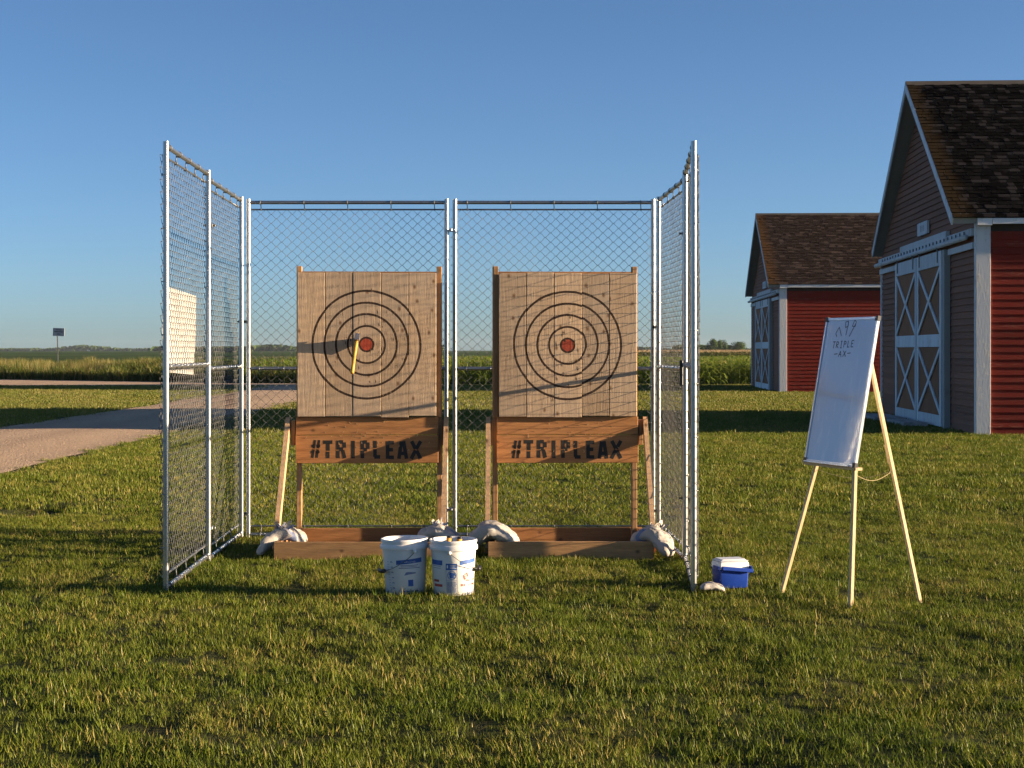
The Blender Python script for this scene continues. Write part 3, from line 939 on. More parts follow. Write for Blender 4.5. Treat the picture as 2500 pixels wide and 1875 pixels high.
    part('lintel', (-0.05, 0.10, 3.72), (i_-0.05, DR0-0.31, 3.85), M['barn_white'])
    part('lintel', (-0.05, DL1+0.05, 3.72), (i_-0.05, W, 3.85), M['barn_white'])
    bm = MB()
    for k in range(26):
        yy = 0.6 + k*(W-1.0)/26
        bm.box((-0.115, yy-0.012, 4.02), (-0.092, yy+0.012, 4.09))
    tag(bm.build('track_bolts', M['dark_steel'], root), kind='stuff')
    pl = part('plaque', (-0.06, 4.75, 4.36), (-0.004, 5.95, 4.66), M['barn_white'])
    for yy in (5.3, 5.5, 5.7):
        bm = MB(); bm.box((-0.065, yy-0.2, 4.44), (-0.061, yy-0.15, 4.58)); bm.build('marking', M['soffit'], pl)
    # --- roof
    def slope_pt(t, x, side, off):            # t: 0 eave .. 1 ridge
        y = -OV + t*(half+OV)
        zz = EH + t*(RH-EH)
        nrm = Vector((0, -s, 1)).normalized()
        p = Vector((x, y, zz)) + nrm*off
        if side: p.y = W - p.y
        return p
    v0 = (-0.46, -0.34, -0.20) if detail else (-0.44, -0.36, -0.26)       # verge overhang: front eave, ridge, rear eave
    b = MB()
    for side, (ve, vr) in ((0, (v0[0], v0[1])), (1, (v0[2], v0[1]))):
        q = [slope_pt(0, ve, side, 0), slope_pt(0, L+0.3, side, 0), slope_pt(1, L+0.3, side, 0), slope_pt(1, vr, side, 0)]
        q2 = [slope_pt(0, ve, side, -tk), slope_pt(0, L+0.3, side, -tk), slope_pt(1, L+0.3, side, -tk), slope_pt(1, vr, side, -tk)]
        fs = [(0,1,2,3),(7,6,5,4),(0,4,5,1),(1,5,6,2),(2,6,7,3),(3,7,4,0)]
        b.add(q + q2, fs if not side else [f_[::-1] for f_ in fs])
    roof = b.build('roof', M['soffit'], root)
    SHREF[0] = root
    # white verge boards
    for side, (ve, vr) in ((0, (v0[0], v0[1])), (1, (v0[2], v0[1]))):
        bm = MB()
        a0 = slope_pt(0, ve-0.004, side, 0.01); a1 = slope_pt(1, vr-0.004, side, 0.01)
        c0 = slope_pt(0, ve-0.004, side, -tk-0.03); c1 = slope_pt(1, vr-0.004, side, -tk-0.03)
        dx = Vector((-0.03, 0, 0))
        fs = [(0,1,2,3),(7,6,5,4),(0,4,5,1),(1,5,6,2),(2,6,7,3),(3,7,4,0)]
        bm.add([a0, a1, c1, c0, a0+dx, a1+dx, c1+dx, c0+dx], fs[::-1])
        bm.build('verge_board', M['barn_white'], roof)
    bm = MB()
    bm.add([(v0[1]-0.03, half-0.16, RH-0.07), (v0[1]-0.03, half, RH+0.055), (v0[1]-0.03, half+0.16, RH-0.07),
            (L+0.3, half-0.16, RH-0.07), (L+0.3, half, RH+0.055), (L+0.3, half+0.16, RH-0.07)],
           [(0,1,4,3),(1,2,5,4),(0,2,1),(3,4,5),(0,3,5,2)])
    bm.build('ridge_cap', lib['ridge'], roof)
    # shingles on the slope that faces us
    mat = m_shingle('cedar_shingle', *lib['shingle'])
    sl = math.hypot(half+OV, RH-EH)
    rows = 41 if detail else 44
    e = sl/rows
    ang = math.atan2(RH-EH, half+OV)
    one = MB()
    one.add([(0,0,0.0),(1,0,0.0),(1,1.12,-0.004),(0,1.12,-0.004),(0,0,0.022),(1,0,0.022),(1,1.12,0.006),(0,1.12,0.006)],
            [(4,5,6,7),(0,1,5,4),(1,2,6,5),(3,0,4,7)])
    ome = bpy.data.meshes.new('shingle'); ome.from_pydata(one.v, [], one.f); ome.materials.append(mat)
    rest = MB(); cnt = 0
    rg = random.Random(int(X0*100))
    Rm = Matrix.Rotation(ang, 4, 'X')
    for r_ in range(rows):
        t0 = r_/rows - (0.006 if r_ == 0 else 0)
        x = v0[0] + (v0[1]-v0[0])*t0 - 0.02
        first = True
        while x < L+0.3:
            w = rg.uniform(0.09, 0.24) if detail else rg.uniform(0.12, 0.3)
            p = slope_pt(t0, x, 0, 0.004 + rg.uniform(0, 0.006)); p.y += rg.uniform(-0.012, 0.012); 
            lim = 1.05 + 1.2*t0
            if detail and cnt < 300 and x < lim and r_ < 36 and (r_ < 24 or x < lim-0.6):
                o_ = link('shingle', ome, roof); o_.location = p; o_.rotation_euler = (ang, 0, rg.uniform(-0.012, 0.012)); o_.scale = (w-0.008, e, 1)
                cnt += 1
            elif x < 7.5 or r_ % 2 == 0 or True:
                mt = Matrix.Translation(p) @ Rm @ Matrix.Diagonal((w-0.008, e, 1, 1))
                rest.add([mt @ Vector(q) for q in one.v], one.f)
            x += w
    o_ = rest.build('shingle_field', mat, roof); tag(o_, kind='stuff')
    return root

barn((BARN1[0], BARN1[1]), BARN1[2], True, 'large red barn nearest on the right, dark shingle roof and crossed white doors',
     dict(shingle=((0.0040, 0.0037, 0.0037), (0.034, 0.0315, 0.032), (0.034, 0.0225, 0.0115), 0.40), ridge=M['ridge']))
barn((BARN2[0], BARN2[1]), BARN2[2], False, 'smaller looking red barn farther back with a brown shingle roof',
     dict(shingle=((0.032, 0.023, 0.019), (0.085, 0.062, 0.052), (0.085, 0.046, 0.020), 0.5), ridge=M['ridge']))

# doorstep slabs before the big sliding door
def slab(name, pts, z0, z1, mat, label, cat):
    b = MB(); n = len(pts)
    b.add([(x, y, z0) for x, y in pts] + [(x*0.97+0.03*pts[0][0], y*0.97+0.03*pts[0][1], z1) for x, y in pts],
          [tuple(range(n, 2*n))] + [(k, (k+1) % n, n+(k+1) % n, n+k) for k in range(n)])
    return tag(b.build(name, mat), label, cat, 'doorstep slabs of the near barn')
slab('doorstep', [(8.7, 36.4), (9.2, 36.2), (9.25, 38.0), (8.75, 38.3)], -0.06, 0.05, M['stone'], 'nearer grey stone slab on the ground before the crossed barn doors', 'stone')
slab('doorstep', [(8.6, 38.8), (9.3, 38.6), (9.4, 41.2), (8.7, 41.4)], -0.06, 0.06, M['stone'], 'farther grey stone slab on the ground before the crossed barn doors', 'stone')

# ================================================================== FENCE
PW, PH = 1.825, 3.05
def fence_proto():
    root = empty('fence_panel', (0,0,0))
    r = 0.0205
    for x in (r, PW-r):
        b = MB(); b.tube([(x,0,0.0),(x,0,PH)], r, 14)
        smooth_by_angle(b.build('post', M['galv'], root))
    for z, nm in ((PH-0.030, 'top_rail'), (PH/2, 'middle_rail'), (0.03, 'bottom_rail')):
        b = MB(); b.tube([(2*r-0.004,0,z),(PW-2*r+0.004,0,z)], 0.0165, 14)
        smooth_by_angle(b.build(nm, M['galv'], root))
    ym = 0.024
    zt, zb = PH-0.092, 0.105
    for z in (zt, zb):
        b = MB(); b.tube([(0.03,ym,z),(PW-0.03,ym,z)], 0.0075, 8)
        smooth_by_angle(b.build('tension_bar', M['galv'], root))
    for z, zr in ((zt, PH-0.030), (zb, 0.03)):
        for k in range(5):
            x = 0.13 + k*0.391
            b = MB()
            b.tube([(x, 0.0195*math.sin(2*math.pi*q/12), zr + 0.0195*math.cos(2*math.pi*q/12)) for q in range(13)], 0.0038, 6, False)
            b.tube([(x, 0.018, zr), (x + 0.004, 0.025, z - (0.008 if z > 1 else -0.008))], 0.0042, 6)
            b.tube([(x + 0.004, ym + 0.0105*math.sin(2*math.pi*q/10), z + 0.0105*math.cos(2*math.pi*q/10)) for q in range(11)], 0.0035, 6, False)
            b.build('strap', M['strap'], root, True)
    # woven chain link: wires zigzag along the panel, each hooked into the next
    rg = random.Random(3)
    b = MB()
    dz = 0.0418; dx = 0.0472
    rows = int((zt-zb)/dz)
    nx_ = int((PW+0.03)/dx)
    vs_count = 4
    for rI in range(rows):
        pts = []
        for k in range(nx_+1):
            up = (k + rI) % 2
            x = -0.013 + k*dx
            wv = 0.006*math.sin(x*2.1 + rI*0.09) + 0.004*noise.noise(Vector((x*2, rI*0.1, 1)))
            zz = zb + 0.01 + (rI + up)*dz + (0.0025 if up else -0.0025)
            pts.append((x + rg.uniform(-.0015,.0015), ym + 0.006 + wv, zz + rg.uniform(-.001,.001), up))
        full = []
        for k, (x, y, z, up) in enumerate(pts):
            # rounded knuckle: the wire passes from front to back at every bend
            s_ = 1 if up else -1
            full.append((x-0.0045, y-0.0048*s_, z - s_*0.004)); full.append((x, y, z)); full.append((x+0.0045, y+0.0048*s_, z - s_*0.004))
            if k < len(pts)-1:
                x2, y2, z2, up2 = pts[k+1]
        b.tube(full, 0.0018, 4, False)
    o_ = b.build('chain_link_mesh', M['wire'], root)
    tag(o_, kind='stuff')
    # little tie wires along the posts and the middle rail
    b = MB()
    for x in (r, PW-r):
        for k in range(8):
            z = 0.3 + k*0.36 + (0.03 if x > 1 else 0)
            pts = [(x+0.021*math.cos(a), 0.006+0.026*math.sin(a), z+0.004*math.sin(a*0.5)) for a in [2*math.pi*q/10 for q in range(11)]]
            b.tube(pts, 0.0022, 4, False)
    for k in range(8):
        x = 0.12 + k*0.22
        pts = [(x+0.004*math.sin(a*0.5), 0.006+0.026*math.sin(a), PH/2+0.021*math.cos(a)) for a in [2*math.pi*q/10 for q in range(11)]]
        b.tube(pts, 0.0026, 4, False)
    tag(b.build('tie_wires', M['galv'], root, True), kind='stuff')
    return root

def clamp(parent, x, z, mat, sz=1.0, yoff=0.0):
    b = MB()
    b.tube([(x-0.028*sz, yoff, z-0.011), (x-0.028*sz, yoff, z+0.011)], 0.0235, 12)
    b.bevbox((x-0.012, -0.030+yoff, z-0.012), (x+0.05*sz, -0.020+yoff, z+0.012), 0.002)
    b.bevbox((x-0.012, 0.020+yoff, z-0.012), (x+0.05*sz, 0.030+yoff, z+0.012), 0.002)
    b.tube([(x+0.012, -0.048+yoff, z), (x+0.012, 0.046+yoff, z)], 0.006, 8)
    b.bevbox((x+0.003, -0.050+yoff, z-0.009), (x+0.021, -0.040+yoff, z+0.009), 0.002)
    return b.build('clamp', mat, parent)

proto = fence_proto()
panels = [
    # (start, end, label, clamps at the end)
    ((-2.340, 11.06), (-2.385, 12.875), 'chain link panel with the white sheet hanging on it, front left', [(2.62, 'dark_steel'), (0.24, 'galv')]),
    ((-2.395, 12.915), (-2.432, 14.735), 'chain link panel second from the front on the left side', [(1.93, 'black_plastic'), (0.20, 'black_plastic')]),
    ((-2.395, 14.75), (-0.575, 14.75), 'chain link panel at the back, behind the target with the axe', [(2.77, 'galv'), (0.26, 'galv')]),
    ((-0.535, 14.75), (1.285, 14.75), 'chain link panel at the back, behind the target without an axe', [(1.90, 'dark_steel'), (0.25, 'dark_steel')]),
    ((1.315, 14.72), (1.362, 12.90), 'chain link panel on the right side, next to the back corner', [(2.59, 'dark_steel'), (0.51, 'dark_steel')]),
    ((1.358, 12.86), (1.226, 11.05), 'chain link panel at the front right, beside the blue cooler', []),
]
FP = []
for i, (a, c, lab, cl) in enumerate(panels):
    p = proto if i == 0 else copy_tree(proto)
    mx = ((a[0]+c[0])/2, (a[1]+c[1])/2)
    p.location = (a[0], a[1], (gbase(a[1])+gbase(c[1]))/2)
    p.rotation_euler = (0, 0, math.atan2(c[1]-a[1], c[0]-a[0]))
    tag(p, lab, 'fence panel', 'chain link panels round the targets')
    FP.append(p)
for p, (a, c, lab, cl) in zip(FP, panels):
    for (z, m_) in cl: clamp(p, PW+0.012, z, M[m_])
b = MB(); b.bevbox((0.05, -0.045, 1.36), (0.075, -0.018, 1.56), 0.004)
b.build('latch', M['black_plastic'], FP[5])

# white sheet on the outside of the front left panel
M['sheet'] = m_plain('white_sheet', (0.36, 0.355, 0.345), 0.8, 0, 0.08, 3)
b = MB()
nxs, nzs = 24, 16
vs = []
for side in (0, 1):
    for j in range(nzs+1):
        for i in range(nxs+1):
            u = i/nxs; w = j/nzs
            yy = 11.34 + 1.36*u
            top = 2.10 - 0.03*u; bot = 1.50 - 0.04*u
            zz = bot + (top-bot)*w
            xx = -2.352 - 0.025*(yy-11.06) - 0.055 - 0.006*math.sin(u*5.1+0.5)*math.sin(w*3.0) - 0.006*noise.noise(Vector((u*4, w*3, 2))) - 0.02*(1-w)*u
            vs.append((xx - (0.002 if side else 0), yy, zz))
nn = (nxs+1)*(nzs+1)
fs = []
for j in range(nzs):
    for i in range(nxs):
        q = (j*(nxs+1)+i, j*(nxs+1)+i+1, (j+1)*(nxs+1)+i+1, (j+1)*(nxs+1)+i)
        fs.append(q); fs.append(tuple(k+nn for k in q)[::-1])
b.add(vs, fs)
tag(b.build('paper_sheet', M['sheet'], smooth=True), 'creased white sheet hanging on the front left fence panel', 'sheet')

# ================================================================== TARGETS
def strokes(b, sts, w, t, to3, mi=0):
    """flat lettering: every stroke segment is a thin bar; to3 maps (u, v, depth) to 3D"""
    for st in sts:
        for (p, q) in zip(st[:-1], st[1:]):
            p = Vector(p); q = Vector(q); d = (q-p)
            if d.length < 1e-6: continue
            d.normalize(); nrm = Vector((-d.y, d.x))*w/2
            c = [p-nrm, q-nrm, q+nrm, p+nrm]
            vs = [to3(k.x, k.y, 0) for k in c] + [to3(k.x, k.y, t) for k in c]
            b.add(vs, [(0,3,2,1),(4,5,6,7),(0,1,5,4),(1,2,6,5),(2,3,7,6),(3,0,4,7)], mi)

G = {  # stencil capitals in a 1 x 1.9 box: strokes leave the bridges of a stencil
 '#': [[(0.18,0.0),(0.33,0.90)],[(0.35,1.00),(0.48,1.9)],[(0.66,0.0),(0.80,0.90)],[(0.82,1.00),(0.95,1.9)],[(0.00,0.62),(0.40,0.62)],[(0.56,0.62),(1.0,0.62)],[(0.08,1.26),(0.46,1.26)],[(0.64,1.26),(1.08,1.26)]],
 'T': [[(0.0,1.74),(1.0,1.74)],[(0.50,0.0),(0.50,0.72)],[(0.52,0.82),(0.52,1.62)]],
 'R': [[(0.16,0.0),(0.16,0.82)],[(0.16,0.92),(0.16,1.9)],[(0.30,1.74),(0.72,1.74)],[(0.82,1.70),(0.84,1.12)],[(0.30,0.98),(0.72,0.98)],[(0.66,0.86),(0.88,0.0)]],
 'I': [[(0.5,0.0),(0.5,1.9)]],
 'P': [[(0.16,0.0),(0.16,0.84)],[(0.16,0.94),(0.16,1.9)],[(0.30,1.74),(0.74,1.74)],[(0.84,1.72),(0.84,1.02)],[(0.30,0.94),(0.74,0.94)]],
 'L': [[(0.16,0.16),(0.16,1.02)],[(0.16,1.12),(0.16,1.9)],[(0.04,0.16),(0.96,0.16)]],
 'E': [[(0.16,0.0),(0.16,1.9)],[(0.30,0.16),(0.96,0.16)],[(0.34,0.98),(0.84,0.98)],[(0.30,1.74),(0.96,1.74)]],
 'A': [[(0.08,0.0),(0.36,1.86)],[(0.60,1.9),(0.94,0.0)],[(0.34,0.58),(0.70,0.58)]],
 'X': [[(0.06,0.0),(0.46,0.92)],[(0.52,1.04),(0.94,1.9)],[(0.94,0.0),(0.56,0.88)],[(0.46,1.06),(0.10,1.9)]],
}
def axe_target(cx, yfront, label, seed, post_shift):
    """yfront: depth of the front face of the target boards"""
    rg = random.Random(seed)
    gzv = -0.02
    t = empty('axe_target', (cx, yfront, gzv), R(2.7), label, 'axe target', 'axe throwing targets')
    c = empty('_c', (0,0,0)); bpy.data.objects.remove(c)
    ring = bpy.data.objects.new('ring_centre', None); ring.empty_display_size = 0.05
    COL.objects.link(ring); ring.parent = t; ring.location = (-0.004, 0, 1.715)
    mat = m_wood('target_pine', (0.40, 0.27, 0.165), (0.57, 0.41, 0.265), 'Z', 1.0, 0.8, (0.12, 0.06, 0.028), ring, (0.44, 0.34, 0.245))
    zb, zt = 1.108, 2.325
    w = 0.235
    for k in range(5):
        b = MB()
        x0 = -0.5875 + k*w
        dy = (0.0010, 0.0012, -0.0010, 0.0004, 0.0006)[k] if seed == 5 else (0.0008, 0.0004, -0.0004, 0.0006, 0.0)[k]
        b.bevbox((x0+0.002, dy, zb + rg.uniform(-0.008, 0.006)), (x0+w-0.002, 0.040+dy, zt + rg.uniform(-0.006, 0.004)), 0.003)
        b.build('target_board', mat, t)
    b = MB(); b.bevbox((-0.5875, 0.048, 1.112), (0.5875, 0.085, 2.338), 0.003)
    b.build('backing_board', M['stain'], t)
    # posts
    for sgn, sh in ((-1, post_shift[0]), (1, post_shift[1])):
        b = MB(); x = sgn*0.578 + sh
        b.bevbox((x-0.021, 0.088, 0.0), (x+0.021, 0.178, 2.385), 0.003)
        b.build('post', M['post'], t)
        b = MB(); b.bevbox((x-sgn*0.004-0.021, 0.046, 1.10), (x-sgn*0.004+0.021, 0.087, 2.383), 0.003)
        b.build('post_facing', M['post'], t)
    # lower boards
    b = MB(); b.bevbox((-0.602, 0.044, 0.952), (0.602, 0.082, 1.105), 0.003); b.build('cross_board', M['stain'], t)
    b = MB(); b.bevbox((-0.604, 0.036, 0.712), (0.604, 0.080, 0.948), 0.003); sign = b.build('name_board', M['stain'], t)
    b = MB()
    zf = 0.036
    k0 = 0.000836
    ext = {'#':(245,335),'T':(370,465),'R':(505,600),'I':(648,698),'P':(755,835),'L':(885,950),'E':(1010,1090),'A':(1130,1220),'X':(1255,1365)}
    order = [('#','#'),('T','T'),('R','R'),('I','I'),('P','P'),('L','L'),('E','E'),('A','A'),('X','X')]
    for n_, (key, ch) in enumerate(order):
        x0 = (ext[key][0]-815)*k0; x1 = (ext[key][1]-815)*k0
        jz = rg.uniform(-0.003, 0.003); z0 = 0.757 - 0.001*n_ + jz; hh = 0.150
        def m3(u, v_, d, x0=x0, x1=x1, z0=z0, hh=hh): return (u, zf - 0.0005 - d, v_)
        sts = [[(x0 + (x1-x0)*px, z0 + hh*py/1.9) for (px, py) in st] for st in G[ch]]
        strokes(b, sts, 0.022 if ch == '#' else 0.031, 0.0004, m3)
    b.build('lettering', M['black_paint'], sign)
    # splinters torn out by missed throws
    b = MB()
    for _ in range(46):
        x = rg.gauss(0, 0.24); z = rg.choice([rg.uniform(0.97, 1.09), rg.uniform(0.92, 0.97), rg.uniform(0.80, 0.94)])
        if abs(x) > 0.56: continue
        a = rg.uniform(-0.8, 0.8); ln = rg.uniform(0.008, 0.030); ww = rg.uniform(0.003, 0.007)
        yb = 0.044 if z > 0.95 else 0.036
        p = Vector((x, yb, z)); d = Vector((math.sin(a), -0.45, math.cos(a)))*ln; s_ = Vector((ww, 0, 0))
        b.add([p-s_, p+s_, p+d, p+d*0.4+Vector((0, 0.003, 0))], [(0,1,2),(0,2,3),(1,3,2)])
    for _ in range(26):
        x = rg.gauss(0, 0.2); z = 1.715 + rg.gauss(-0.1, 0.22)
        if abs(x) > 0.56 or not 1.13 < z < 2.28: continue
        ln = rg.uniform(0.010, 0.035); p = Vector((x, -0.006, z)); d = Vector((rg.uniform(-.2,.2), -0.25, 1))*ln; s_ = Vector((0.0025, 0, 0))
        b.add([p-s_, p+s_, p+d], [(0,1,2),(2,1,0)])
    tag(b.build('splinters', M['chip'], t), kind='stuff')
    # slits left by axe blades
    b = MB()
    for _ in range(46):
        x = rg.gauss(0, 0.17); z = 1.69 + rg.gauss(-0.03, 0.22)
        if abs(x) > 0.56 or not 1.15 < z < 2.26: continue
        ln = rg.uniform(0.018, 0.055); sl = rg.uniform(-0.12, 0.12)
        for k_ in range(2):
            p0 = Vector((x + 0.003*k_, 0, z)); q0 = Vector((x + sl*ln + 0.003*k_, 0, z + ln*(1-0.3*k_))); w_ = 0.0016
            b.add([(p0.x, -0.0016, p0.z-0.004), (p0.x+w_, -0.0016, (p0.z+q0.z)/2), (q0.x, -0.0016, q0.z), ((p0.x+q0.x)/2-w_, -0.0016, (p0.z+q0.z)/2)], [(0,1,2,3)])
    tag(b.build('axe_cuts', M['cut'], t), kind='stuff')
    # base: a rectangle of boards on edge
    hb = 0.145
    yf, yk = -0.845, 0.085
    sh = lambda y: y*math.tan(R(2.7))          # the base stands square to the fence
    b = MB(); b.bevbox((-0.665, yf, 0.0), (0.655, yf+0.038, hb), 0.003, Matrix.Translation((sh(yf), yf, 0)) @ Matrix.Rotation(R(-2.7), 4, 'Z') @ Matrix.Translation((0, -yf, 0))); b.build('base_board', M['base'], t)
    b = MB(); b.bevbox((-0.655, yk+0.10, 0.0), (0.655, yk+0.138, hb), 0.003); b.build('base_board', M['stain'], t)
    for sgn in (-1, 1):
        x = sgn*0.630
        b = MB(); b.bar((x+sh(yf), yf+0.041-sh(x), hb/2), (x+sh(yk), yk+0.097-sh(x)*0.3, hb/2), 0.038, hb-0.002); b.build('base_board', M['stain_y'], t)
        # upright cleat and the slanting brace
        x = sgn*0.632
        b = MB(); b.bevbox((x-0.019, 0.09, 0.86), (x+0.019, 0.18, 1.075), 0.003); b.build('cleat', M['post'], t)
        xb = sgn*0.672
        b = MB(); b.bar((xb, 0.13, 1.075), (xb+sh(-0.70), -0.70, 0.06), 0.038, 0.085, up=(0,0,1)); b.build('brace', M['brace'], t)
    return t

TL = axe_target(-1.2275, 13.86, 'wooden target with the axe stuck left of its red centre', 5, (0.0, 0.036))
TR = axe_target(0.4747, 13.89, 'wooden target without an axe, crossed by wire mesh shadows', 9, (-0.036, 0.0))
bpy.context.view_layer.update()

# ---- axes
def axe(name, label, loc, rot, handle_mats, hl=0.36):
    """local: handle along -z from the eye at the origin, blade edge towards +y"""
    t = empty(name, loc, 0, label, 'axe')
    t.rotation_euler = rot
    b = MB()
    prof = [(-0.034, 0.030, 0.019), (0.0, 0.029, 0.020), (0.03, 0.029, 0.013), (0.07, 0.038, 0.007), (0.105, 0.054, 0.0008)]   # y, half height, half thickness
    vs = []
    for (y, hz, hx) in prof:
        vs += [(-hx, y, -hz - max(0, y-0.03)*0.25), (hx, y, -hz - max(0, y-0.03)*0.25), (hx, y, hz), (-hx, y, hz)]
    fs = [(0,1,2,3)]
    for k in range(len(prof)-1):
        for j in range(4):
            j2 = (j+1) % 4
            fs.append((k*4+j, (k+1)*4+j, (k+1)*4+j2, k*4+j2))
    n0 = (len(prof)-1)*4
    fs.append((n0+3, n0+2, n0+1, n0))
    b.add(vs, fs); b.build('head', M['steel'], t)
    n = len(handle_mats)
    pts = [(0,0,0.045),(0,0,-0.04),(0,0.006,-hl*0.45),(0,-0.004,-hl*0.8),(0,0.004,-hl*0.97),(0,0.005,-hl)]
    rad = [0.0125,0.0155,0.0145,0.0150,0.0185,0.013]
    if n == 1:
        b = MB(); b.tube(pts, rad, 10); b.build('handle', handle_mats[0], t, True)
    else:
        b = MB(); b.tube(pts[:5], rad[:5], 10); b.build('handle', handle_mats[0], t, True)
        b = MB(); b.tube([(0,0.004,-hl*0.965),(0,0.005,-hl*0.99),(0,0.005,-hl*1.01)], [0.0175,0.018,0.013], 10); b.build('end_cap', handle_mats[1], t, True)
    return t
# axe stuck in the left target: edge in the wood, handle hanging down and out
ax = axe('throwing_axe', 'yellow handled axe stuck in the target beside the red centre', (-1.302, 13.765, 1.752), (R(-26), R(7), R(3)), [M['handle_yellow']], 0.33)

# ================================================================== SANDBAGS
def m_bag(name):
    t = NT(name)
    v = t.obj()
    wv = t.n("ShaderNodeTexWave"); wv.inputs["Scale"].default_value = 60; t.l(v, wv.inputs[0])
    nz = t.noise(v, 7, 4)
    c = t.ramp(nz, [(0.3, (0.33, 0.30, 0.265)), (0.7, (0.47, 0.44, 0.40))])
    sx = t.n("ShaderNodeSeparateXYZ"); t.l(v, sx.inputs[0])
    a = t.math('FRACT', t.math('MULTIPLY', t.math('ADD', sx.outputs[1], t.math('MULTIPLY', nz, 0.05)), 6.0))
    st = t.math('MULTIPLY', t.math('LESS_THAN', a, 0.10), t.math('LESS_THAN', t.math('ABSOLUTE', sx.outputs[1]), 0.14))
    c = t.mix(t.math('MULTIPLY', st, 0.75), c, (0.10, 0.16, 0.34))
    t.principled(c, 0.6, 0, t.bump(t.math('ADD', nz, t.math('MULTIPLY', wv.outputs[1], 0.08)), 0.5, 0.02), 0.3)
    return t.mat
M['bag'] = m_bag('woven_bag')
def sandbag(label, pts, wdir, hw, ht, seed, neck_at=None, mat=None, cat='sandbag', name='sandbag', group='sandbags on the target bases'):
    """pts: centreline; wdir: width direction; the bag sags into a lumpy pillow"""
    pts = [Vector(p) for p in pts]
    ctr = sum(pts, Vector()) / len(pts)
    root = empty(name, ctr, 0, label, cat, group)
    wd = Vector(wdir).normalized()
    n, m = 64, 56
    # resample the centreline smoothly
    def cp(t):
        k = t*(len(pts)-1); i = min(int(k), len(pts)-2); f = k-i
        p0 = pts[max(0,i-1)]; p1 = pts[i]; p2 = pts[i+1]; p3 = pts[min(len(pts)-1,i+2)]
        return 0.5*((2*p1) + (p2-p0)*f + (2*p0-5*p1+4*p2-p3)*f*f + (3*p1-p0-3*p2+p3)*f**3)
    vs = []
    for j in range(n+1):
        t = j/n
        c = cp(t); tg = (cp(min(1,t+0.02)) - cp(max(0,t-0.02))).normalized()
        nr = wd.cross(tg)
        nr.normalize()
        if nr.z < 0: nr = -nr
        e = max(0.02, (1-abs(2*t-1)**3.2))**0.55
        for i in range(m):
            a = 2*math.pi*i/m
            ca, sa = math.cos(a), math.sin(a)
            x = math.copysign(abs(ca)**0.75, ca)*hw*(0.35+0.65*e); y = math.copysign(abs(sa)**0.9, sa)*ht*e
            p = c + wd*x + nr*y
            q = p*9 + Vector((seed*3.1, 0, 0))
            kk = min(1.0, ht/0.05)
            p = p + nr*(0.022*kk*noise.noise(q) + 0.009*kk*noise.noise(q*2.3) + 0.003*kk*noise.noise(q*5.1) - ht*0.10*max(0.0, 1 - 5*abs(noise.noise(q*1.7 + Vector((4, 0, 2))))) - ht*0.05*max(0.0, 1 - 5*abs(noise.noise(q*3.3 + Vector((1, 7, 2)))))) + wd*0.022*noise.noise(q*1.1 + Vector((0, 9, 0)))
            vs.append(p - ctr)
    fs = [(j*m+i, j*m+(i+1) % m, (j+1)*m+(i+1) % m, (j+1)*m+i) for j in range(n) for i in range(m)]
    fs += [tuple(range(m))[::-1], tuple(n*m+i for i in range(m))]
    b = MB(); b.add(vs, fs); b.build('sack', mat or M['bag'], root, True)
    if neck_at is not None:
        rg = random.Random(seed)
        b = MB(); base = Vector(neck_at) - ctr
        for k in range(16):
            a = rg.uniform(0, 6.28); up = Vector((math.cos(a)*rg.uniform(.3,1.1), math.sin(a)*rg.uniform(.3,1.1), rg.uniform(0.3, 1.0))).normalized()
            ln = rg.uniform(0.03, 0.085); sd = up.orthogonal().normalized()*rg.uniform(0.008, 0.022)
            p = base + Vector((rg.uniform(-.05,.05), rg.uniform(-.04,.04), 0))
            b.add([p-sd, p+sd, p+up*ln+sd*0.8, p+up*ln*0.9-sd*0.6], [(0,1,2,3)])
        b.build('torn_neck', M['bag'], root)
    return root
sandbag('white sandbag slumped over the left end of the base under the axe target',
        [(-2.03, 13.10, 0.03), (-1.955, 13.16, 0.10), (-1.87, 13.22, 0.165), (-1.77, 13.26, 0.16), (-1.68, 13.28, 0.08)], (0.25, 1, 0), 0.10, 0.052, 1, (-1.86, 13.2, 0.21))
sandbag('grey white sandbag behind the buckets on the right end of the axe target base',
        [(-0.76, 13.28, 0.07), (-0.68, 13.26, 0.15), (-0.59, 13.24, 0.185), (-0.50, 13.22, 0.13), (-0.44, 13.2, 0.04)], (0.1, 1, 0), 0.15, 0.066, 2, (-0.60, 13.25, 0.23))
sandbag('white sandbag with blue stripes draped over the left end of the right target base',
        [(-0.36, 13.25, 0.03), (-0.29, 13.22, 0.14), (-0.18, 13.20, 0.205), (-0.06, 13.20, 0.165), (0.04, 13.2, 0.06)], (0.1, 1, 0), 0.165, 0.066, 3)
sandbag('cream sandbag hanging over the right end of the right target base',
        [(0.98, 13.24, 0.10), (1.07, 13.20, 0.165), (1.15, 13.14, 0.165), (1.22, 13.04, 0.10), (1.265, 12.96, 0.03)], (0.5, 1, 0), 0.115, 0.060, 4, (1.16, 13.2, 0.21))

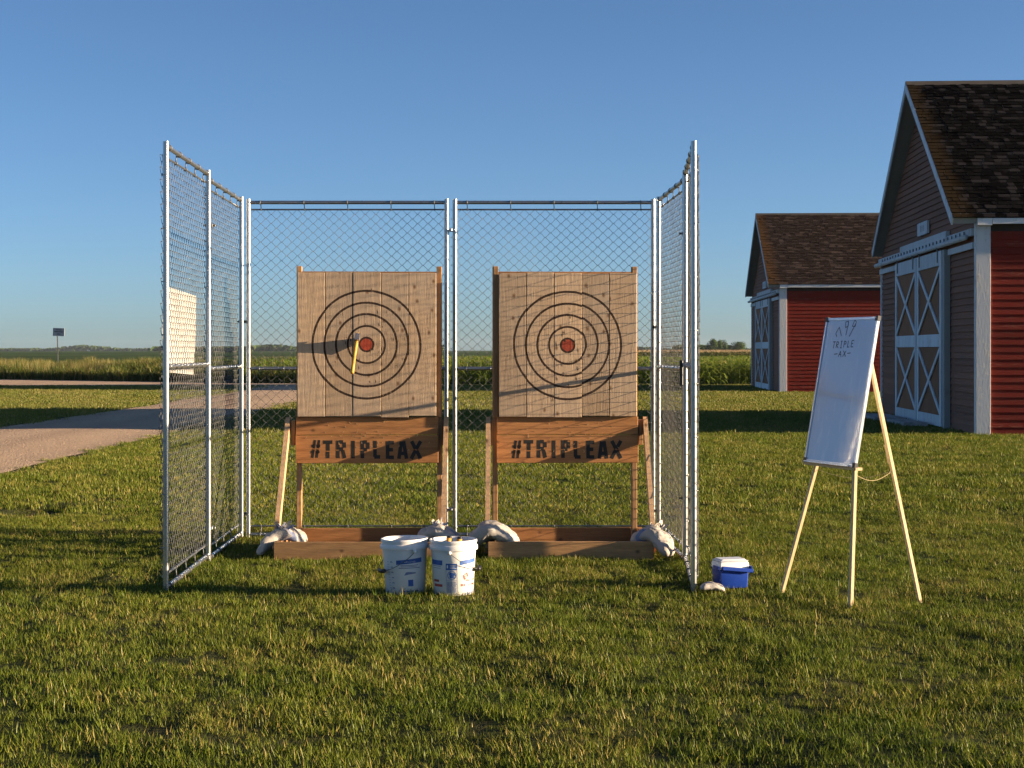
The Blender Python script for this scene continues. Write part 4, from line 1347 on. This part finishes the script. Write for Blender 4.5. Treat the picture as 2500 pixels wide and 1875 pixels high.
# ================================================================== BUCKETS
M['bucket'] = None
t = NT('white_plastic')
t.principled(t.ramp(t.noise(t.shifted(t.obj()), 5, 4), [(0.3, (0.70, 0.68, 0.65)), (0.7, (0.80, 0.79, 0.77))]), 0.38, 0, None, 0.5, **{"Subsurface Weight": 0.0})
M['bucket'] = t.mat
M['ink_blue'] = m_plain('blue_print', (0.03, 0.10, 0.34), 0.5, 0, 0.25, 40)
M['ink_grey'] = m_plain('grey_blue_print', (0.16, 0.20, 0.32), 0.5, 0, 0.3, 40)
M['ink_red'] = m_plain('red_print', (0.40, 0.05, 0.04), 0.5, 0, 0.2, 40)
M['ink_white'] = m_plain('white_print', (0.70, 0.70, 0.68), 0.5)
BR0, BR1, BHT = 0.1315, 0.149, 0.368          # outside radius at the foot and under the rim, height
def b_rad(z): return BR0 + (BR1-BR0)*min(1, max(0, z/0.30))
def decal(parent, name, mat, shapes, off=0.0009, name2=None):
    """shapes: quads in (x seen from the front, z); wrapped round the bucket wall"""
    b = MB()
    def w3(x, z):
        r = b_rad(z) + off
        s_ = max(-0.985, min(0.985, x/r)); a = math.asin(s_)
        return (r*math.sin(a), -r*math.cos(a), z)
    for q in shapes:
        (x0,z0),(x1,z1),(x2,z2),(x3,z3) = q          # bl, br, tr, tl
        n = max(1, int(max(abs(x1-x0), abs(x2-x3))/0.010))
        vs = []
        for i in range(n+1):
            f_ = i/n
            vs.append(w3(x0+(x1-x0)*f_, z0+(z1-z0)*f_)); vs.append(w3(x3+(x2-x3)*f_, z3+(z2-z3)*f_))
        b.add(vs, [(2*i, 2*i+2, 2*i+3, 2*i+1) for i in range(n)])
    return b.build(name, mat, parent)
def rect(x0, z0, x1, z1): return [(x0,z0),(x1,z0),(x1,z1),(x0,z1)]
def line_quads(sts, w):
    out = []
    for st in sts:
        for p, q in zip(st[:-1], st[1:]):
            p = Vector(p); q = Vector(q); d = (q-p).normalized(); nn_ = Vector((-d.y, d.x))*w/2
            out.append([tuple(p-nn_), tuple(q-nn_), tuple(q+nn_), tuple(p+nn_)])
    return out
def glyphs(txt, x, z, h, pitch, w):
    """tiny stroke lettering"""
    S = {'G':[[(1,.8),(.7,1),(.2,1),(0,.7),(0,.3),(.2,0),(.8,0),(1,.2),(1,.5),(.6,.5)]],'A':[[(0,0),(.5,1),(1,0)],[(.2,.4),(.8,.4)]],
         'L':[[(0,1),(0,0),(.9,0)]],'O':[[(.2,0),(0,.3),(0,.7),(.2,1),(.8,1),(1,.7),(1,.3),(.8,0),(.2,0)]],'N':[[(0,0),(0,1),(1,0),(1,1)]],
         'M':[[(0,0),(0,1),(.5,.4),(1,1),(1,0)]],'I':[[(.5,0),(.5,1)]],'X':[[(0,0),(1,1)],[(0,1),(1,0)]],'E':[[(1,1),(0,1),(0,0),(1,0)],[(0,.5),(.8,.5)]],
         'S':[[(1,.85),(.7,1),(.2,1),(0,.75),(.2,.55),(.8,.45),(1,.25),(.8,0),(.2,0),(0,.15)]],'U':[[(0,1),(0,.2),(.3,0),(.7,0),(1,.2),(1,1)]],
         'R':[[(0,0),(0,1),(.8,1),(1,.75),(.8,.5),(0,.5)],[(.5,.5),(1,0)]],'5':[[(1,1),(0,1),(0,.55),(.7,.6),(1,.35),(.8,0),(0,0)]],"'":[[(.4,1),(.3,.75)]],
         'n':[[(.1,0),(.1,.6)],[(.1,.5),(.5,.62),(.8,.5),(.8,0)]],' ':[],
         'W':[[(0,1),(.25,0),(.5,.6),(.75,0),(1,1)]],'1':[[(.3,.8),(.5,1),(.5,0)]],'2':[[(0,.8),(.3,1),(.8,1),(1,.75),(0,0),(1,0)]],'3':[[(0,1),(1,1),(.5,.6),(1,.3),(.7,0),(0,.05)]],'4':[[(.8,0),(.8,1),(0,.35),(1,.35)]]}
    out = []
    for i, ch in enumerate(txt):
        x0 = x + i*pitch; gw = pitch*0.7
        out += line_quads([[(x0+gw*a, z+h*c) for a, c in st] for st in S[ch]], w)
    return out

def bucket(x, y, rz, label, kind, tilt=0.0):
    root = empty('bucket', (x, y, gbase(y)-0.002), rz, label, 'bucket', 'white buckets on the lawn')
    root.rotation_euler = (0, tilt, rz)
    b = MB()
    prof = [(0.0, 0.004), (BR0-0.008, 0.0), (BR0, 0.006), (BR1, 0.300), (BR1+0.0125, 0.302), (BR1+0.0135, 0.308), (BR1+0.0135, 0.326), (BR1+0.011, 0.332), (BR1+0.004, 0.334),
            (BR1+0.004, 0.350), (BR1+0.009, 0.352), (BR1+0.009, 0.364), (BR1+0.006, 0.368), (BR1-0.001, 0.367), (BR1-0.004, 0.36), (BR1-0.006, 0.30), (BR0-0.006, 0.012), (0.0, 0.010)]
    b.lathe(prof, 56)
    body = smooth_by_angle(b.build('body', M['bucket'], root), 50)
    return root, body
def bail(root, a0, direction, drop, gripmat, rad=0.172, zear=0.292):
    """wire handle: pivots on two ears a0 and a0+180 deg, hangs down on one side"""
    pts = []
    for k in range(25):
        t = k/24
        a = a0 + direction*math.pi*t
        r_ = rad - 0.006*abs(1-2*t)**4
        pts.append((r_*math.cos(a), r_*math.sin(a), zear - drop*math.sin(math.pi*t)**0.9))
    b = MB(); b.tube(pts, 0.0022, 6); b.build('bail', M['dark_steel'], root, True)
    mid = pts[10:15]
    b = MB(); b.tube([Vector(p) + Vector((math.cos(a0+direction*math.pi/2), math.sin(a0+direction*math.pi/2), 0))*0.004 for p in mid], 0.0135, 12); b.build('grip', gripmat, root, True)
    for s_ in (0, 1):
        a = a0 + math.pi*s_
        b = MB(); b.tube([((BR1-0.002)*math.cos(a), (BR1-0.002)*math.sin(a), zear), ((rad+0.004)*math.cos(a), (rad+0.004)*math.sin(a), zear)], 0.012, 10)
        b.build('ear', M['bucket'], root, True)
kz = 0.000371
def zz_(y): return (1300-y)*kz
# left bucket (measure marks, blue bar, logo)
bl, body = bucket(-0.712, 10.96, 0, 'white plastic bucket on the left, in shade, with measuring marks', 0, R(-1.2))
def X1(x): return (x-648)*kz
decal(body, 'blue_bar', M['ink_blue'], [[(X1(515),zz_(748)),(X1(960),zz_(718)),(X1(960),zz_(636)),(X1(515),zz_(672))]])
decal(body, 'fine_print', M['ink_white'], glyphs('WARNING'.replace('G','G'), X1(620), zz_(712), 0.008, 0.013, 0.0012), 0.0016)
decal(body, 'fine_print', M['ink_grey'], [rect(X1(590),zz_(768),X1(900),zz_(756)), rect(X1(600),zz_(790),X1(880),zz_(780)), rect(X1(560),zz_(816),X1(930),zz_(804))])
lg = [(655,940),(690,885),(760,878),(855,893),(865,908),(790,922),(720,922)]
decal(body, 'logo', M['ink_grey'], [[(X1(655),zz_(942)),(X1(740),zz_(925)),(X1(745),zz_(880)),(X1(690),zz_(884))],[(X1(742),zz_(925)),(X1(860),zz_(912)),(X1(862),zz_(893)),(X1(746),zz_(880))]])
decal(body, 'blue_square', M['ink_blue'], [rect(X1(725),zz_(1137),X1(812),zz_(1022))])
decal(body, 'foot_print', M['ink_blue'], [rect(X1(630),zz_(1240),X1(900),zz_(1215)), rect(X1(720),zz_(1258),X1(860),zz_(1248))])
marks = []
for i in range(11):
    yy = 700 + i*46.5
    x0 = 345 + i*4.0
    marks.append(rect(X1(x0), zz_(yy+3), X1(x0+36), zz_(yy-3)))
    if i % 2 == 0: marks += line_quads([[(X1(x0+60), zz_(yy+6)), (X1(x0+104), zz_(yy+6))], [(X1(x0+62), zz_(yy-6)), (X1(x0+98), zz_(yy-6))]], 0.0032)
decal(body, 'measure_marks', M['ink_grey'], marks)
bail(bl, R(-62), -1, 0.132, M['black_plastic'])
# right bucket (warning panel, 5 GALLON MIX 'n MEASURE)
br, body = bucket(-0.390, 10.90, 0, 'white plastic bucket on the right, sunlit, printed in blue and red', 1)
def X2(x): return (x-1520)*kz
decal(body, 'blue_bar', M['ink_blue'], [rect(X2(1145),zz_(742),X2(1335),zz_(655)), [(X2(1650),zz_(738)),(X2(1905),zz_(705)),(X2(1905),zz_(630)),(X2(1650),zz_(660))]])
decal(body, 'fine_print', M['ink_grey'], [rect(X2(1160),zz_(765),X2(1310),zz_(755)), rect(X2(1170),zz_(800),X2(1305),zz_(792)), rect(X2(1700),zz_(778),X2(1890),zz_(768)), rect(X2(1690),zz_(800),X2(1890),zz_(792))])
decal(body, 'warning_panel', M['ink_blue'], [rect(X2(1398),zz_(822),X2(1602),zz_(708))])
decal(body, 'fine_print', M['ink_white'], [rect(X2(1470),zz_(745),X2(1590),zz_(737)), rect(X2(1470),zz_(770),X2(1560),zz_(762)), rect(X2(1470),zz_(795),X2(1590),zz_(787)), rect(X2(1415),zz_(790),X2(1440),zz_(735))], 0.0017)
ring = []
for k in range(24):
    a0, a1 = 2*math.pi*k/24, 2*math.pi*(k+1)/24
    ring += [[(X2(1507+80*math.cos(a0)), zz_(915-80*math.sin(a0))), (X2(1507+80*math.cos(a1)), zz_(915-80*math.sin(a1))), (X2(1507+70*math.cos(a1)), zz_(915-70*math.sin(a1))), (X2(1507+70*math.cos(a0)), zz_(915-70*math.sin(a0)))]]
# the pictogram: a toddler tipping into a bucket, struck through
fig = [[(X2(1450),zz_(905)),(X2(1530),zz_(925)),(X2(1560),zz_(880)),(X2(1470),zz_(862))], [(X2(1470),zz_(968)),(X2(1535),zz_(965)),(X2(1545),zz_(915)),(X2(1462),zz_(915))],
       [(X2(1540),zz_(905)),(X2(1575),zz_(925)),(X2(1580),zz_(908)),(X2(1550),zz_(885))]] + line_quads([[(X2(1452), zz_(860)), (X2(1562), zz_(970))]], 0.0028)
decal(body, 'warning_sign', M['ink_blue'], ring + fig)
decal(body, 'border', M['ink_grey'], line_quads([[(X2(1402),zz_(822)),(X2(1415),zz_(1230))],[(X2(1600),zz_(822)),(X2(1612),zz_(1215))],[(X2(1410),zz_(1005)),(X2(1606),zz_(1005))]], 0.0018))
txt = []
rgb = random.Random(4)
for k in range(10):
    yy = 1028 + k*20
    x = 1424
    while x < 1580 - k*2:
        w_ = rgb.uniform(14, 46); txt.append(rect(X2(x), zz_(yy+13), X2(min(x+w_, 1598)), zz_(yy))); x += w_ + 6
decal(body, 'fine_print', M['ink_grey'], txt)
decal(body, 'red_bars', M['ink_red'], [rect(X2(1185),zz_(1045),X2(1275),zz_(1003)), rect(X2(1195),zz_(1128),X2(1335),zz_(1082))])
decal(body, 'diamond', M['ink_red'], [[(X2(1722),zz_(1010)),(X2(1797),zz_(940)),(X2(1778),zz_(865)),(X2(1702),zz_(925))]])
decal(body, 'numeral', M['ink_white'], glyphs('5', X2(1734), zz_(958), 0.016, 0.017, 0.003), 0.0017)
decal(body, 'lettering', M['ink_red'], glyphs('GALLON', X2(1752), zz_(1028), 0.0125, 0.0094, 0.0024) + glyphs("MIX 'n MEASURE"[:10], X2(1672), zz_(1116), 0.0155, 0.0094, 0.0027))
decal(body, 'foot_print', M['ink_blue'], line_quads([[(X2(1720),zz_(1262)),(X2(1885),zz_(1240))],[(X2(1770),zz_(1235)),(X2(1880),zz_(1218))]], 0.004))
bail(br, R(-97), 1, 0.118, M['black_plastic'])
# two axes standing handle up in the right bucket
M['handle_orange'] = m_wood('orange_handle', (0.62, 0.27, 0.05), (0.74, 0.38, 0.09), 'Z', 0.0, 0.45)
for i, (dx, rot, lab) in enumerate(((-0.022, 4, 'axe handle end poking out of the right bucket, left one'), (0.022, -4, 'axe handle end poking out of the right bucket, right one'))):
    a_ = axe('throwing_axe', lab, (-0.388 + dx*1.6, 10.90, gbase(10.9)+0.028), (R(180), R(rot), R(90)), [M['handle_orange'], M['black_plastic']], 0.352)
    a_['group'] = 'axes standing in the bucket'

# ================================================================== COOLER, BAG
M['cooler_blue'] = m_plain('blue_plastic', (0.010, 0.045, 0.30), 0.35, 0, 0.1, 6)
M['cooler_white'] = m_plain('cooler_lid_plastic', (0.72, 0.74, 0.76), 0.4, 0, 0.04, 6)
cy = 11.16
ck = empty('cooler', (1.497, cy+0.08, gbase(cy)), R(14), 'small blue cooler box with a white lid right of the fence', 'cooler')
def taper_box(b, x0, x1, y0, y1, z0, z1, k, c=0.012, n=4):
    """rounded-corner box; k widens it towards the top"""
    rings = []
    for (z, g, inset) in ((z0, 0, c*0.5), (z0+c*0.6, 0, 0), (z1-c*0.6, k, 0), (z1, k, c*0.5)):
        pts = []
        X0, X1_, Y0, Y1 = x0-g+inset, x1+g-inset, y0-g+inset, y1+g-inset
        for (cx_, cy_, a0) in ((X1_-c, Y0+c, -90), (X1_-c, Y1-c, 0), (X0+c, Y1-c, 90), (X0+c, Y0+c, 180)):
            for i in range(n+1):
                a = R(a0 + 90*i/n); pts.append((cx_+c*math.cos(a), cy_+c*math.sin(a), z))
        rings.append(pts)
    m = len(rings[0]); vs = [p for r_ in rings for p in r_]
    fs = [(j*m+i, j*m+(i+1) % m, (j+1)*m+(i+1) % m, (j+1)*m+i) for j in range(len(rings)-1) for i in range(m)]
    fs += [tuple(range(m))[::-1], tuple((len(rings)-1)*m+i for i in range(m))]
    b.add(vs, fs)
b = MB(); taper_box(b, -0.100, 0.100, -0.074, 0.074, 0.0, 0.128, 0.006)
smooth_by_angle(b.build('body', M['cooler_blue'], ck), 40)
b = MB(); taper_box(b, -0.110, 0.110, -0.083, 0.083, 0.1285, 0.178, -0.003); taper_box(b, -0.106, 0.106, -0.079, 0.079, 0.1782, 0.197, -0.014)
smooth_by_angle(b.build('lid', M['cooler_white'], ck), 40)
b = MB()
for sx_ in (-1, 1):
    b.bevbox((sx_*0.116-0.004, -0.105, 0.128), (sx_*0.116+0.004, 0.015, 0.152), 0.002, Matrix.Translation((0,0,0)) )
b.bevbox((-0.112, -0.112, 0.118), (0.112, -0.086, 0.144), 0.004, Matrix.Rotation(R(6), 4, 'Y'))
b.build('handle', M['cooler_blue'], ck)
sandbag('small limp white bag with blue stripes at the foot of the front right post',
        [(1.262, 10.98, 0.055), (1.31, 10.99, 0.066), (1.37, 11.0, 0.062), (1.43, 11.01, 0.05)], (0.0, 1, 0), 0.06, 0.026, 8, None, None, 'bag', 'plastic_bag', None)

# ================================================================== EASEL AND WHITEBOARD
u2 = Vector((0.367, -0.93, 0)).normalized(); n2 = Vector((-0.93, -0.367, 0)).normalized()
FL = Vector((1.800, 10.96, gbase(10.96))); FR = Vector((2.104, 10.19, gbase(10.19))); BK = Vector((2.645, 10.62, gbase(10.62)))
AP = Vector((2.262, 10.668, 1.80))
es = empty('easel', (2.18, 10.59, 0.03), 0, 'light pine tripod easel holding the whiteboard', 'easel')
off = Vector(es.location)
b = MB()
def leg(name, foot, top, w=0.026, d=0.020):
    b = MB(); b.bar(foot-off-Vector((0,0,0.02)), top-off, w, d, up=n2); lg_ = b.build(name, M['pine'], es)
    p = foot.lerp(top, 0.50); q = foot.lerp(top, 0.57)
    out = (foot-top); side = out.cross(n2).normalized()*0.014
    b = MB(); b.bar(p-off+side, q-off+side, w*0.9, d*1.1, up=n2); b.build('leg_clamp', M['pine'], lg_)
    return lg_
leg('leg', FL, AP + u2*-0.03 + n2*0.02)
leg('leg', FR, AP + u2*0.03 + n2*0.02, 0.032)
leg('leg', BK, AP - n2*0.03)
l_at = FL.lerp(AP, 0.492); r_at = FR.lerp(AP, 0.492)
dr = (r_at-l_at).normalized()
b = MB(); b.bar(l_at - dr*0.10 + n2*0.035 - off, r_at + dr*0.10 + n2*0.035 - off, 0.05, 0.018, up=(0,0,1)); b.build('ledge', M['pine'], es)
b = MB(); b.bevbox(tuple(AP-off-Vector((0.03,0.04,0.03))), tuple(AP-off+Vector((0.03,0.04,0.03))), 0.006); b.build('head_block', M['pine'], es)
b = MB()
c0 = FL.lerp(AP, 0.47)-off; c1 = BK.lerp(AP, 0.47)-off; c2 = FR.lerp(AP, 0.47)-off
for (p, q) in ((c0, c1), (c2, c1)):
    b.tube([p.lerp(q, k/10) - Vector((0,0,0.05*math.sin(math.pi*k/10))) for k in range(11)], 0.0015, 5)
b.build('cord', m_plain('twine', (0.45, 0.36, 0.20), 0.9), es)

def m_whiteboard():
    t = NT('whiteboard_face')
    v = t.obj()
    nz = t.noise(t.mapping(v, (3, 1, 0.8)), 2.5, 4)
    c = t.ramp(nz, [(0.3, (0.40, 0.47, 0.60)), (0.7, (0.45, 0.52, 0.64))])  # blue of the reflected sky is put into the base colour
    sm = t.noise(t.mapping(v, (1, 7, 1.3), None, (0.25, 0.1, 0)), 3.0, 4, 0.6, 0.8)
    c = t.mix(t.ramp(sm, [(0.56, 0.0), (0.72, 0.55)]), c, (0.60, 0.64, 0.70))  # eraser smudges, also painting in a hint of the pale reflection streak
    rg_ = t.ramp(nz, [(0.3, 0.10), (0.7, 0.2)])
    t.principled(c, rg_, 0, None, 1.0, **{'Coat Weight': 1.0, 'Coat Roughness': 0.08})
    return t.mat
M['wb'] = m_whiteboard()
M['alu'] = m_metal('brushed_aluminium', (0.62, 0.63, 0.64), 0.3)
M['marker'] = m_plain('black_marker', (0.02, 0.022, 0.03), 0.5)
WBW, WBH = 0.60, 0.965
lean = R(10.4)
upv = (Vector((0,0,1))*math.cos(lean) - n2*math.sin(lean)).normalized()
fn = u2.cross(upv).normalized()
if fn.dot(n2) < 0: fn = -fn
mid = (l_at + r_at)/2 + n2*0.052 + Vector((0,0,0.012))
wb = empty('whiteboard', mid, 0, 'whiteboard lettered TRIPLE AX leaning on the easel', 'whiteboard')
def W3(u, v_, d): return (u2*u + upv*v_ + fn*d)
def wbox(b, u0, u1, v0_, v1, d0, d1):
    vs = [W3(u, v_, d) for d in (d0, d1) for (u, v_) in ((u0,v0_),(u1,v0_),(u1,v1),(u0,v1))]
    b.add(vs, [(0,3,2,1),(4,5,6,7),(0,1,5,4),(1,2,6,5),(2,3,7,6),(3,0,4,7)])
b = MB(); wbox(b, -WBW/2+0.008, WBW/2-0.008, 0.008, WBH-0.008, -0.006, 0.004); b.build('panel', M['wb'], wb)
for (a, c, d, e) in ((-WBW/2, -WBW/2+0.016, 0.016, WBH-0.016), (WBW/2-0.016, WBW/2, 0.016, WBH-0.016), (-WBW/2, WBW/2, WBH-0.016, WBH), (-WBW/2, WBW/2, 0, 0.016)):
    b = MB(); wbox(b, a, c, d, e, -0.009, 0.010); b.build('frame', M['alu'], wb)
b = MB(); wbox(b, -WBW/2+0.02, WBW/2-0.06, -0.003, 0.006, 0.0105, 0.026); b.build('pen_tray', M['alu'], wb)
for (a, c) in ((-1, 0), (1, 0), (-1, 1), (1, 1)):
    b = MB(); cu = a*(WBW/2-0.010); cv = 0.010 if c == 0 else WBH-0.010
    wbox(b, cu-0.016, cu+0.016, cv-0.016, cv+0.016, -0.011, 0.0125); b.build('corner_cap', M['black_plastic'], wb)
b = MB()
def wm(u, v_, d): return W3(u, v_, 0.0042 + d)
def uv(fu, fv): return (-WBW/2 + WBW*fu, WBH*(1-fv))
S = []
# three little axes fanned out
S += [[uv(.255,.130),uv(.225,.108),uv(.27,.070)], [uv(.275,.062),uv(.345,.125)], [uv(.39,.030),uv(.44,.024),uv(.448,.060),uv(.40,.068),uv(.39,.030)], [uv(.445,.028),uv(.43,.122)],
      [uv(.53,.060),uv(.56,.018),uv(.595,.030),uv(.585,.062),uv(.53,.060)], [uv(.592,.038),uv(.50,.130)]]
def hand(txt, u0, v0_, w, h, rise=0.0):
    P = {'T':[[(0,1),(1,1)],[(.5,1),(.45,0)]],'R':[[(.05,0),(.1,1),(.8,.9),(.8,.6),(.1,.5),(.9,0)]],'I':[[(.2,1),(.8,1)],[(.5,1),(.5,0)],[(.2,0),(.8,0)]],
         'P':[[(.1,0),(.15,1),(.85,.85),(.8,.55),(.12,.5)]],'L':[[(.2,1),(.15,0),(.8,.05)]],'E':[[(.9,1),(.15,.95),(.1,0),(.85,.02)],[(.12,.5),(.7,.52)]],
         'A':[[(0,0),(.5,1),(.9,0)],[(.2,.4),(.75,.4)]],'X':[[(0,0),(.9,1)],[(.05,1),(.95,0)]],'-':[[(0,.5),(1,.58)]]}
    for i, ch in enumerate(txt):
        for st in P[ch]:
            S.append([uv(u0+(i+x*0.72)*w, v0_-y*h-rise*i) for (x, y) in st])
hand('TRIPLE', .20, .212, .072, .046, 0.002)
hand('-AX-', .26, .272, .085, .040, 0.002)
strokes(b, S, 0.0058, 0.0005, wm)
b.build('handwriting', M['marker'], wb)

# ================================================================== ROAD SIGN
sg = empty('road_sign', ((140-1250)*104/F, 104, 0.2), R(-9), 'small grey rectangular sign on a thin post in the roadside grass', 'sign')
b = MB(); b.tube([(0.06,0,-0.3),(0.0,0,2.55)], 0.035, 6); b.build('post', M['dark_steel'], sg)
M['signgrey'] = m_plain('sign_paint', (0.42, 0.43, 0.42), 0.6, 0, 0.1)
b = MB(); b.bevbox((-0.39, -0.06, 2.35), (0.39, -0.04, 2.86), 0.006, Matrix.Rotation(R(2.5), 4, 'Y')); pn = b.build('panel', M['signgrey'], sg)
b = MB()
for (x0, x1, z) in ((-0.20, 0.20, 2.71), (-0.29, 0.29, 2.59), (-0.12, 0.12, 2.45)):
    b.box((x0, -0.066, z), (x1, -0.062, z+0.06), Matrix.Rotation(R(2.5), 4, 'Y'))
b.build('lettering', M['dark_steel'], pn)

wood_mass('distant_woods', 66, 92, 660, lambda x: 3.4 + 1.0*noise.noise(Vector((x*0.3, 2, 1))), 'low dark hedge line under the far trees on the right', 8)

# ================================================================== AIR
t = NT('thin_haze')
pv = t.n("ShaderNodeVolumePrincipled")
pv.inputs["Color"].default_value = (0.70, 0.84, 1.0, 1)
pv.inputs["Density"].default_value = 0.00006
pv.inputs["Anisotropy"].default_value = 0.2
t.l(pv.outputs[0], t.out.inputs["Volume"])
b = MB(); b.box((-3000, -60, -1.5), (3000, 2900, 18.0))
tag(b.build('haze', t.mat), 'thin evening haze over the fields', 'haze', kind='stuff')
